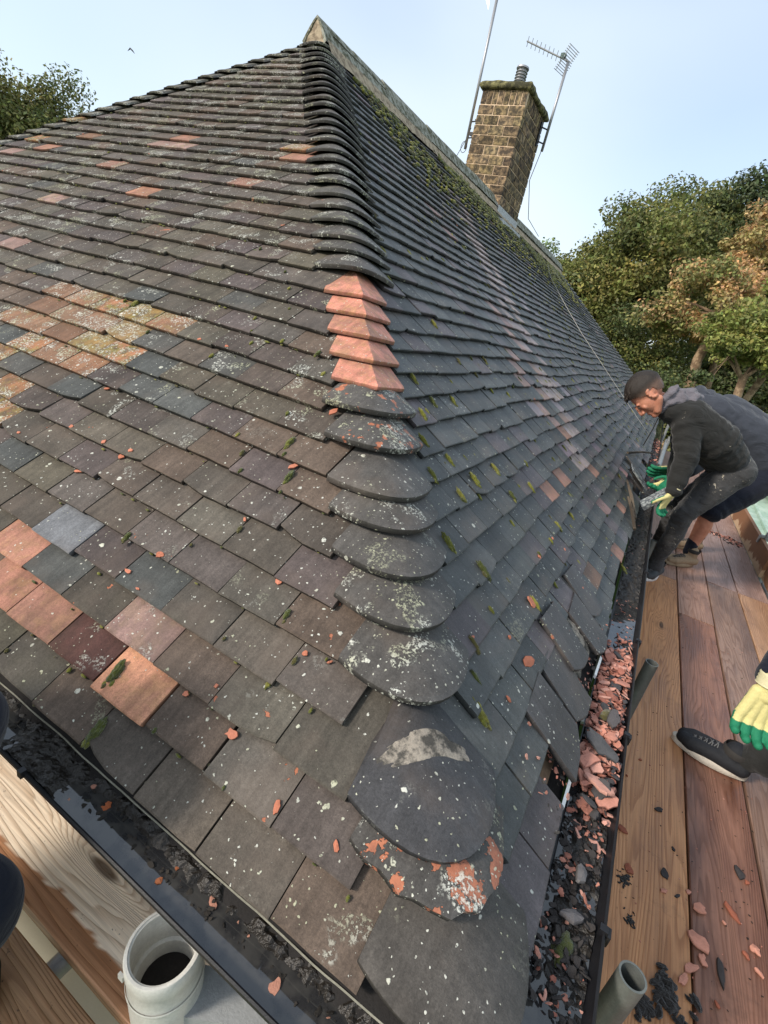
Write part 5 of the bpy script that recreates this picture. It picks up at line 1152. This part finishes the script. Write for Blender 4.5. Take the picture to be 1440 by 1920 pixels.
# hoodie
m = M(); hips = (J['hipN'] + J['hipF']) / 2; sx = V3(0, .085, 0)
wst = J['mid'].lerp(hips, .62)
for t in (-1, 1): chain(m, [(wst + sx * t * .85 + V3(0, 0, .01), .118), (J['mid'] + sx * t + V3(0, 0, -.005), .142), (J['chest'] + sx * t * 1.05 + V3(-.0, 0, -.01), .128), (J['neck'] + sx * t * .35 + V3(.03, 0, -.03), .098)])
chain(m, [(J['mid'] + V3(-.03, 0, -.05), .135), (wst + V3(-.02, 0, -.03), .12)])
for s in 'NF': chain(m, [(J['chest'] + (J['sh' + s] - J['chest']) * .6, .10), (J['sh' + s], .088), (J['sh' + s].lerp(J['el' + s], .5), .082), (J['el' + s], .078), (J['el' + s].lerp(J['wr' + s], .6), .066), (J['wr' + s] + V3(0, 0, .015), .052)])
fuse(m, 'hoodie', HOOD, man, .009, 5, fold=folds([(J['shN'], J['elN']), (J['elN'], J['wrN']), (J['shF'], J['elF']), (J['chest'], J['mid']), (J['mid'], wst)], .011, 40))
m = M()    # grey hood gathered round the neck
for t in np.linspace(-1, 1, 9):
    a = t * 1.9; ax_ = (J['chest'] - J['neck']).normalized(); side = V3(0, 1, 0); back_ = side.cross(ax_).normalized(); back_ = back_ if back_.z > 0 else -back_
    c = J['neck'] + V3(-.01, 0, 0) + side * math.sin(a) * .088 + back_ * (math.cos(a) * .088); ball(m, c - ax_ * .030, .036); ball(m, c + ax_ * .010, .042); ball(m, c + ax_ * (.055 + .02 * math.cos(a)) + back_ * .012, .044)
    if abs(t) < .6: ball(m, c + ax_ * .105 + back_ * .024, .050); ball(m, c + ax_ * .155 + back_ * .012, .046)
fuse(m, 'hood', GREYJ, man, .007, 3, fold=lambda p, n: .008 * math.sin((p.x * 75 - p.z * 35 + 7 * noise.noise(p * 7))) + .004 * noise.noise(p * 30))
m = M(); m.tube([J['neck'] + V3(-.03, -.10, -.10), J['neck'] + V3(-.035, -.10, -.18), J['neck'] + V3(-.05, -.09, -.30)], .004, 6); m.build('drawstring', HOOD, man, smooth=True)
# jeans
m = M(); wh = hips.lerp(J['mid'], .14)
for t in (-1, 1): chain(m, [(wh + sx * t * .75 + V3(.0, 0, .01), .110), (hips + sx * t * .9 + V3(.005, 0, -.01), .122)])
for s in 'NF': chain(m, [(J['hip' + s] + V3(0, 0, -.01), .118), (J['hip' + s].lerp(J['knee' + s], .5) + V3(.0, 0, 0), .098), (J['knee' + s], .074), (J['knee' + s].lerp(J['ank' + s], .35) + V3(.015, 0, 0), .068), (J['ank' + s] + V3(0, 0, .07), .054), (J['ank' + s] + V3(.005, 0, -.03), .060)])
fuse(m, 'jeans', JEAN, man, .008, 5, fold=folds([(J['hipN'], J['kneeN']), (J['kneeN'], J['ankN']), (J['hipF'], J['kneeF']), (J['kneeF'], J['ankF'])], .008, 55))
m = M(); 
for a, b in (((.0, -.012), (.04, .0)),): pass
bt = J['hipN'] + V3(.03, -.125, .02); ball(m, J['elN'] + V3(-.062, -.045, .035), .017, (1, .4, 1)); m.build('sleeve_badge', make_plain('cream badge', (.62, .58, .48), .6), man, smooth=True)
m = M(); ball(m, J['hipN'] + V3(-.035, -.113, .035), .010, (1, .5, .8)); ball(m, J['hipN'] + V3(-.20, -.10, .09), .007); ball(m, J['hipN'] + V3(-.165, -.105, .11), .006); m.build('paint_spot', WHITEP, man, smooth=True)
hand('glove', man, J['wrN'] + V3(-.004, -.002, -.02), V3(-.22, .05, -.97), V3(-.9, .35, .2), .185, .55, thumb_side=-1)
hand('glove', man, J['wrF'] + V3(0, -.01, .01), V3(-.35, -.2, -.9), V3(-.6, -.75, .2), .185, .5, thumb_side=1)
shoe('shoe', man, V3(.330, 3.90, BZ), V3(.245, 3.655, BZ), None, (.05, .055, .06), (.70, .70, .70), boot=.02)
shoe('shoe', man, V3(.310, 4.20, BZ), V3(.20, 3.96, BZ), None, (.05, .055, .06), (.70, .70, .70), boot=.02)
m = M(); mt = Matrix.Translation(V3(.093, 3.42, .135)) @ Matrix.Rotation(R(38), 4, 'Y') @ Matrix.Rotation(R(18), 4, 'Z'); m.rbox(mt, .03, .10, .24, col=(.12, .11, .10)); tag(m.build('lifted_tile', SLATE), 'dirty grey tile piece held between the gloved hands', 'tile')

# --- second man, grey-navy sweatshirt and shorts, beyond the first
K = dict(neck=V3(.06, 4.56, .74), chest=V3(.27, 4.66, .715), mid=V3(.60, 4.76, .60), hipN=V3(.86, 4.72, .33), hipF=V3(.88, 4.95, .35), kneeN=V3(.545, 4.43, -.06), kneeF=V3(.60, 4.95, -.08), ankN=V3(.545, 4.44, -.44), ankF=V3(.62, 4.98, -.44),
         shN=V3(.22, 4.45, .62), shF=V3(.22, 4.88, .62), elN=V3(.30, 4.24, .34), elF=V3(.24, 4.55, .33), wrN=V3(.175, 3.93, .185), wrF=V3(.155, 4.12, .245), head=V3(.0, 4.44, .70))
man2 = empty('person', (.6, 4.6, BZ)); tag(man2, 'man in grey-navy sweatshirt and dark shorts bending behind the one in black', 'person', 'roofers at work')
m = M(); body_base(m, K, 1.0); head_parts(m, K['head'], V3(-.2, -.1, -.97), V3(-.97, 0, .2), 1.02); fuse(m, 'body', SKIN, man2, .008, 2)
m = M(); hips = (K['hipN'] + K['hipF']) / 2; wst = K['mid'].lerp(hips, .7)
for t in (-1, 1): chain(m, [(wst + sx * t, .15), (K['mid'] + sx * t * 1.2, .172), (K['chest'] + sx * t * 1.3, .150), (K['neck'] + sx * t * .4, .095)])
chain(m, [(K['mid'] + V3(.02, 0, .045), .16), (K['chest'] + V3(.10, 0, .03), .14)])
for s in 'NF': chain(m, [(K['sh' + s], .105), (K['el' + s], .082), (K['el' + s].lerp(K['wr' + s], .45), .062)])
fuse(m, 'sweatshirt', NAVY, man2, .011, 6, fold=folds([(K['shN'], K['elN']), (K['elN'], K['wrN']), (K['chest'], K['mid']), (K['mid'], wst)], .006, 26))
m = M()
for t in np.linspace(-1, 1, 7): ball(m, V3(.12 + .03 * abs(t), 4.62 + .10 * t, .845 - .05 * t * t), .052); ball(m, V3(.20, 4.64 + .08 * t, .835 - .03 * t * t), .050)
fuse(m, 'hood', NAVY, man2, .009, 4, fold=lambda p, n: .008 * noise.noise(p * 22))
m = M()
for t in (-1, 1): chain(m, [(wst.lerp(hips, .3) + sx * t * .8, .135), (hips + sx * t, .150)])
for s in 'NF': chain(m, [(K['hip' + s], .150), (K['hip' + s].lerp(K['knee' + s], .5), .128), (K['knee' + s] + V3(.02, 0, .03), .105)])
fuse(m, 'shorts', DNAVY, man2, .011, 5, fold=folds([(K['hipN'], K['kneeN']), (K['hipF'], K['kneeF'])], .007, 40))
m = M(); chain(m, [(K['kneeN'], .060), (K['kneeN'].lerp(K['ankN'], .35) + V3(.015, .01, 0), .066), (K['ankN'] + V3(0, 0, .05), .044)]); fuse(m, 'calf_skin', SKIN, man2, .007, 4)
for s in 'NF': m = M(); chain(m, [(K['ank' + s] + V3(0, 0, .10), .050), (K['ank' + s] + V3(0, 0, .0), .046)]); fuse(m, 'sock', DNAVY, man2, .007, 3)
for s, h in (('N', V3(-.03, -.02, -.03)), ('F', V3(-.04, -.03, -.035))):
    m = M(); chain(m, [(K['el' + s].lerp(K['wr' + s], .40), .048), (K['wr' + s], .034)]); fuse(m, 'forearm_skin', SKIN, man2, .007, 2)
hand('glove', man2, K['wrN'] + V3(-.015, -.015, -.01), V3(-.72, -.45, -.55), V3(-.25, -.2, -.95), .195, .40, thumb_side=1)
hand('glove', man2, K['wrF'] + V3(-.012, -.01, -.008), V3(-.86, -.30, -.42), V3(-.1, -.75, -.65), .195, .38, thumb_side=-1)
shoe('boot', man2, V3(.615, 4.46, BZ), V3(.395, 4.27, BZ), None, (.28, .20, .125), (.30, .23, .15), boot=.05, wd=.052)
shoe('boot', man2, V3(.69, 5.02, BZ), V3(.45, 4.86, BZ), None, (.28, .20, .125), (.30, .23, .15), boot=.05, wd=.052)

# --- third roofer crouching just outside the right edge
Q = dict(neck=V3(1.02, 1.20, .62), chest=V3(1.04, 1.36, .54), mid=V3(1.18, 1.44, .28), hipN=V3(1.26, 1.45, -.08), hipF=V3(1.24, 1.66, -.06), kneeF=V3(1.04, 1.78, -.22), kneeN=V3(.98, 1.30, -.10), ankF=V3(.705, 1.795, -.470), ankN=V3(1.10, 1.20, -.475),
         shN=V3(.95, 1.08, .42), shF=V3(.82, 1.46, .56), elN=V3(.78, 1.16, .28), elF=V3(.545, 1.50, .35), wrF=V3(.443, 1.29, .118), wrN=V3(.90, 1.05, .05), head=V3(.97, 1.15, .78))
man3 = empty('person', (1.0, 1.5, BZ)); tag(man3, 'roofer at the right edge, one black trainer and gloved hand in view', 'person', 'roofers at work')
m = M(); body_base(m, Q, .95); head_parts(m, Q['head'], V3(-.9, 0, -.4), V3(-.2, 0, .95)); fuse(m, 'body', SKIN, man3, .009, 2)
m = M()
for t in (-1, 1): chain(m, [(Q['mid'] + sx * t + V3(0, 0, -.15), .12), (Q['mid'] + sx * t, .13), (Q['chest'] + sx * t, .125), (Q['neck'] + V3(0, .03 * t, -.04), .08)])
for s in 'NF': chain(m, [(Q['sh' + s], .08), (Q['el' + s], .066), (Q['wr' + s] + (Q['el' + s] - Q['wr' + s]).normalized() * .03, .048)])
fuse(m, 'jacket', DNAVY, man3, .010, 4, fold=folds([(Q['shF'], Q['elF']), (Q['elF'], Q['wrF'])], .006, 40))
m = M()
for s in 'NF': chain(m, [(Q['hip' + s], .12), (Q['knee' + s], .095), (Q['ank' + s] + V3(.04, 0, .06), .078), (Q['ank' + s] + V3(-.01, 0, .015), .056)])
fuse(m, 'trousers', HOOD, man3, .009, 5, fold=folds([(Q['kneeF'], Q['ankF']), (Q['hipF'], Q['kneeF'])], .006, 50))
hand('glove', man3, Q['wrF'] + V3(.006, -.018, -.02), V3(.02, -.16, -.98), V3(-.15, .95, -.2), .185, .50, thumb_side=1, voxel=.003, spread=.15)
shoe('trainer', man3, V3(.712, 1.79, BZ + .004), V3(.455, 1.845, BZ), None, (.014, .015, .018), (.55, .50, .42), boot=.01, wd=.050, sh=0.95)
shoe('trainer', man3, V3(1.16, 1.16, BZ), V3(.90, 1.22, BZ), None, (.014, .015, .018), (.42, .39, .34), wd=.050)

# --- person at the left edge, only a dark knee and jacket hem reach into the picture
E_ = dict(neck=V3(-1.32, -.62, .55), chest=V3(-1.28, -.58, .42), mid=V3(-1.32, -.56, .18), hipN=V3(-1.36, -.60, -.10), hipF=V3(-1.34, -.38, -.10), kneeN=V3(-1.05, -.52, -.16), kneeF=V3(-.802, -.229, -.129), ankN=V3(-1.20, -.50, -.475), ankF=V3(-1.03, -.25, -.475),
          shN=V3(-1.18, -.78, .38), shF=V3(-1.12, -.34, .40), elN=V3(-1.05, -.72, .14), elF=V3(-.848, -.207, .217), wrN=V3(-.98, -.55, .05), wrF=V3(-.95, -.24, .04), head=V3(-1.28, -.6, .72))
man4 = empty('person', (-1.2, -.45, BZ)); tag(man4, 'person in dark navy, only knee and jacket edge showing at the left edge', 'person', 'roofers at work')
m = M(); body_base(m, E_, .95); head_parts(m, E_['head'], V3(.9, 0.3, -.2), V3(.1, 0, 1)); fuse(m, 'body', SKIN, man4, .009, 2)
m = M()
for t in (-1, 1): chain(m, [(E_['mid'] + sx * t + V3(0, 0, -.1), .12), (E_['mid'] + sx * t, .13), (E_['chest'] + sx * t, .125), (E_['neck'] + V3(0, .03 * t, -.04), .08)])
for s in 'NF': chain(m, [(E_['sh' + s], .09), (E_['el' + s], .084), (E_['wr' + s], .06)])
fuse(m, 'jacket', DNAVY, man4, .009, 4, fold=folds([(E_['shF'], E_['elF']), (E_['elF'], E_['wrF'])], .005, 40))
m = M()
for s in 'NF': chain(m, [(E_['hip' + s], .12), (E_['knee' + s], .086), (E_['ank' + s] + V3(-.0, 0, .06), .062), (E_['ank' + s], .054)])
fuse(m, 'trousers', DNAVY, man4, .009, 5)
shoe('shoe', man4, V3(-1.08, -.24, BZ), V3(-.85, -.20, BZ), None, (.02, .02, .02), (.1, .1, .1)); shoe('shoe', man4, V3(-1.25, -.5, BZ), V3(-1.0, -.45, BZ), None, (.02, .02, .02), (.1, .1, .1))

# ---------------------------------------------------------------- ground, shed, trees
GZD = -3.3
m = M(); n = 60; vs = []; F = []
for i in range(n + 1):
    for j in range(n + 1):
        x = -400 + 800 * i / n; y = -300 + 900 * j / n; vs.append((x, y, GZD))
for i in range(n):
    for j in range(n): F.append((i * (n + 1) + j, (i + 1) * (n + 1) + j, (i + 1) * (n + 1) + j + 1, i * (n + 1) + j + 1))
m.add(vs, F); tag(m.build('ground', GRASS, smooth=True), kind='structure')
# garden building with mint sheet roof behind the scaffold
shed = empty('garden_building', (3.4, 17, GZD)); tag(shed, 'low building with pale mint ribbed roof beyond the scaffold', 'shed')
m = M(); m.add([(1.0, 11.2, -1.95), (6.5, 11.2, -1.95), (6.5, 26, -1.15), (1.0, 26, -1.15), (1.0, 11.2, -2.0), (6.5, 11.2, -2.0), (6.5, 26, -1.2), (1.0, 26, -1.2)], [(0, 1, 2, 3), (4, 7, 6, 5), (0, 4, 5, 1), (1, 5, 6, 2), (2, 6, 7, 3), (3, 7, 4, 0)]); rf = m.build('sheet_roof', MINT, shed)
for i in range(12):
    m = M(); x = 1.05 + i * .48; m.add([(x, 11.18, -1.94), (x + .06, 11.18, -1.94), (x + .06, 26, -1.14), (x, 26, -1.14), (x, 11.18, -1.88), (x + .06, 11.18, -1.88), (x + .06, 26, -1.08), (x, 26, -1.08)], [(0, 3, 2, 1), (4, 5, 6, 7), (0, 1, 5, 4), (1, 2, 6, 5), (2, 3, 7, 6), (3, 0, 4, 7)]); m.build('roof_rib', MINT, rf)
m = M(); m.box(1.15, 6.35, 11.4, 25.8, GZD, -1.99); m.build('wall', STAIN, shed)
m = M(); m.box(2.2, 5.5, 9.6, 11.0, -2.25, -2.2); m.box(2.3, 5.4, 9.7, 10.9, GZD, -2.25); tag(m.build('plywood_platform', STAIN), 'rust-stained plywood platform between the mint roof and the lawn', 'platform')
m = M(); m.box(1.9, 2.3, 1.0, 9.5, -1.7, -1.45); m.box(1.9, 2.3, 1.0, 9.5, GZD, -1.9); tag(m.build('grey_beam', make_plain('grey paint', (.10, .115, .12), .5, .4, 6, .3)), 'dark grey boxed beam below the toe board at the right', 'beam')

ROUND = {}
def tree(name, base, crown_c, rad, cols, nleaf, ncl, leaf, bark, label, trunk_r=.22, sparse=0.0, seed=0, fork=.55, limbs=9, group=None, cr_scale=.30, lean=None, vis=1.0):
    nleaf = int(nleaf * 1.75); leaf = leaf * .70; ncl = int(ncl * 1.25); r = np.random.default_rng(seed); base = Vector(base); cc = Vector(crown_c); t = empty(name, base); tag(t, label, 'tree' if 'tree' in name else 'bush', group)
    # clump centres, mostly in the outer shell with an uneven radius
    cl = []
    for i in range(ncl):
        v = r.normal(size=3); v /= np.linalg.norm(v); 
        if v[2] < -.5: v[2] *= .5
        k = 0.80 + 0.55 * noise.noise(Vector((v * 1.7 + seed).tolist())) ; q = k * r.uniform(.25, 1.0) ** .45
        cl.append((cc.x + v[0] * rad[0] * q, cc.y + v[1] * rad[1] * q, cc.z + v[2] * rad[2] * q))
    cl = np.array(cl); wt = r.uniform(.4, 1.6, ncl); wt /= wt.sum(); ci = r.choice(ncl, nleaf, p=wt)
    crs = np.array([rad[0], rad[1], rad[2]]) * cr_scale; size_c = r.uniform(.55, 1.25, ncl)
    g = r.normal(size=(nleaf, 3)); g /= np.linalg.norm(g, axis=1)[:, None]; g *= (r.random(nleaf) ** .45)[:, None]
    C = cl[ci] + g * crs * size_c[ci][:, None] * np.array([1, 1, .72])
    nrm = g * .7 + r.normal(size=(nleaf, 3)) * .55 + np.array([0, 0, .35]); nrm /= np.linalg.norm(nrm, axis=1)[:, None]
    a = np.cross(nrm, r.normal(size=(nleaf, 3))); a /= np.linalg.norm(a, axis=1)[:, None]; b = np.cross(nrm, a)
    s = leaf * r.uniform(.6, 1.35, nleaf)[:, None]
    V = np.stack([C - a * s, C - b * s * .55 + nrm * s * .15, C + a * s, C + b * s * .55 + nrm * s * .15], 1).reshape(-1, 3)
    cols = np.array(cols); cidx = r.integers(0, len(cols), ncl); tint = cols[cidx[ci]] * 1.15 * r.uniform(.6, 1.4, (nleaf, 1)) * r.uniform(.88, 1.14, (nleaf, 3)); tint = np.repeat(tint, 4, 0)
    me = bpy.data.meshes.new('crown'); me.vertices.add(nleaf * 4); me.vertices.foreach_set('co', (V - np.array(base)).astype(np.float32).ravel())
    me.loops.add(nleaf * 4); me.loops.foreach_set('vertex_index', np.arange(nleaf * 4, dtype=np.int32)); me.polygons.add(nleaf); me.polygons.foreach_set('loop_start', np.arange(0, nleaf * 4, 4, dtype=np.int32))
    at = me.attributes.new('tint', 'FLOAT_COLOR', 'POINT'); at.data.foreach_set('color', np.concatenate([tint, np.ones((len(tint), 1))], 1).astype(np.float32).ravel())
    me.materials.append(LEAF); me.update(calc_edges=True); me.validate(); o = bpy.data.objects.new('crown', me); COL.objects.link(o); o.location = base; setpar(o, t)
    m = M(); fk = base.lerp(cc, fork); 
    if lean is not None: fk = Vector(lean)
    pts = [base, base.lerp(fk, .35) + Vector(r.normal(0, .12, 3)), base.lerp(fk, .7) + Vector(r.normal(0, .12, 3)), fk]; m.tube(pts, [trunk_r * 1.25, trunk_r, trunk_r * .88, trunk_r * .8], 12, cap=False)
    far = sorted(range(ncl), key=lambda i: -wt[i])[:limbs]
    for i in far:
        e = Vector(cl[i]); mid_ = fk.lerp(e, .5) + Vector(r.normal(0, .06, 3)) * (e - fk).length; m.tube([fk - (fk - base).normalized() * .2, mid_, e], [trunk_r * .42, trunk_r * .2, trunk_r * .05], 7, cap=False)
        for q in range(3): e2 = mid_.lerp(e, r.uniform(.1, .7)); m.tube([e2, e2 + Vector(r.normal(0, 1, 3)) * rad[0] * .22], [trunk_r * .12, trunk_r * .03], 5, cap=False)
    m.build('trunk', bark, t, smooth=True)
    return t
DK = [(.085, .105, .040), (.11, .125, .042), (.062, .080, .034)]; MD = [(.15, .16, .048), (.175, .18, .052), (.11, .125, .04)]; OL = [(.23, .21, .065), (.20, .19, .06), (.14, .145, .045)]
LT = [(.20, .25, .10), (.17, .22, .09)]; ORL = [(.48, .31, .15), (.42, .29, .14), (.33, .27, .11), (.24, .23, .09), (.17, .18, .06)]; BR = [(.20, .225, .06), (.25, .26, .075), (.15, .17, .05)]
ts = 'trees beyond the house'
def T(name, dist_c, h, rad, *a, **k): 
    x, y = dist_c; return tree(name, (x, y, GZD), (x + k.pop('dx', 0), y + k.pop('dy', 0), h), rad, *a, **k)
T('oak_tree', (1.6, 46), 9.3, (7.2, 7.2, 6.4), DK + MD[:1], 52000, 150, .20, BARKD, 'tallest dark green tree at the right, behind the orange one', trunk_r=.45, seed=1, group=ts)
T('oak_tree', (-4.1, 38.5), 5.9, (5.4, 5.2, 5.3), DK + OL + MD, 46000, 130, .17, BARKD, 'broad olive and dark green tree in the middle of the treeline', trunk_r=.35, seed=2, group=ts)
T('oak_tree', (-7.0, 36), 3.3, (4.4, 4.5, 4.6), MD + OL, 34000, 100, .16, BARKD, 'mid-green rounded tree just right of the roof slope', trunk_r=.3, seed=3, group=ts)
T('ash_tree', (-13.4, 54), 5.9, (3.6, 3.6, 4.2), LT, 12000, 60, .22, BARK, 'pale grey-green tree furthest away, peeping over the roof edge', trunk_r=.3, seed=4, group=ts)
T('beech_tree', (-3.2, 34), .9, (4.6, 4.0, 4.0), DK + MD, 42000, 120, .13, BARKD, 'dark shady tree low behind the head of the man in black', trunk_r=.3, seed=5, group=ts)
tree('maple_tree', (.9, 29.9, GZD), (.35, 30.3, 4.3), (3.4, 2.6, 3.3), ORL, 8500, 70, .14, BARK, 'orange-brown autumn tree with bare leaning trunk', trunk_r=.26, seed=6, group=ts, lean=(.95, 30.0, 4.3), limbs=14, cr_scale=.22)
tree('maple_tree', (2.0, 34, GZD), (1.8, 34.0, 8.0), (2.4, 2.4, 3.0), ORL[:3], 6000, 60, .14, BARK, 'thin half-bare bronze tree at the upper right edge', trunk_r=.20, seed=7, group=ts, fork=.7, limbs=16, cr_scale=.22)
tree('sycamore_tree', (2.2, 24.9, GZD), (2.45, 24.8, 2.9), (2.3, 1.8, 1.7), BR, 11000, 90, .12, BARK, 'bright yellow-green tree with two pale trunks at the right', trunk_r=.20, seed=8, group=ts, limbs=5, cr_scale=.26, fork=.8)
tree('sycamore_tree', (2.35, 26.0, GZD), (3.6, 27.0, 3.4), (2.8, 2.2, 2.8), BR, 10000, 60, .12, BARK, 'second bright green tree with leaning trunk by the right edge', trunk_r=.17, seed=9, group=ts, limbs=4, cr_scale=.26, fork=.8)
T('laurel_bush', (.6, 21.5), -.5, (3.6, 1.6, 2.0), DK + MD, 15000, 70, .10, BARKD, 'dark bush directly above the bent backs of the men', trunk_r=.08, seed=10, fork=.3)
T('laurel_bush', (3.0, 17.2), -.6, (1.5, 1.4, 1.35), BR + OL, 8000, 50, .075, BARK, 'yellowish bush right of the grey-navy back', trunk_r=.06, seed=11, fork=.3)
T('laurel_bush', (-2.8, 22.5), -.9, (2.6, 1.8, 2.0), MD, 10000, 50, .10, BARKD, 'green bush behind the far eaves corner', trunk_r=.08, seed=12, fork=.3)
T('oak_tree', (-11, 46), 2.0, (6, 4, 5), DK + MD, 26000, 100, .2, BARKD, 'dark tree mostly hidden behind the far hip', trunk_r=.3, seed=13, group=ts)
T('oak_tree', (10.5, 44), 6.0, (6, 5, 6.5), DK + MD, 26000, 100, .2, BARKD, 'dark green tree off the right edge', trunk_r=.3, seed=14, group=ts)
tl = 'trees beyond the left hip'
T('willow_tree', (-36.5, 17.0), 3.4, (4.8, 4.8, 5.6), OL[1:] + MD, 60000, 220, .15, BARKD, 'feathery olive-green tree at the left edge, the taller one', trunk_r=.3, seed=15, group=tl)
T('birch_tree', (-34.5, 20.0), 4.2, (2.5, 2.5, 3.5), DK + MD[:1], 20000, 110, .12, BARKD, 'smaller dark tree with gaps just right of the feathery one', trunk_r=.2, seed=16, group=tl)
T('oak_tree', (4.5, 41), 1.6, (6.5, 3, 4.6), DK + MD, 30000, 110, .18, BARKD, 'dark understorey tree behind the two pale trunks', trunk_r=.3, seed=18, group=ts, limbs=4)
hg = T('boundary_hedge', (-1, 62), -1.2, (26, 3, 4.6), DK + MD, 60000, 200, .32, BARKD, 'long dark hedge line across the back of the garden', trunk_r=.1, seed=17, fork=.2, cr_scale=.10)
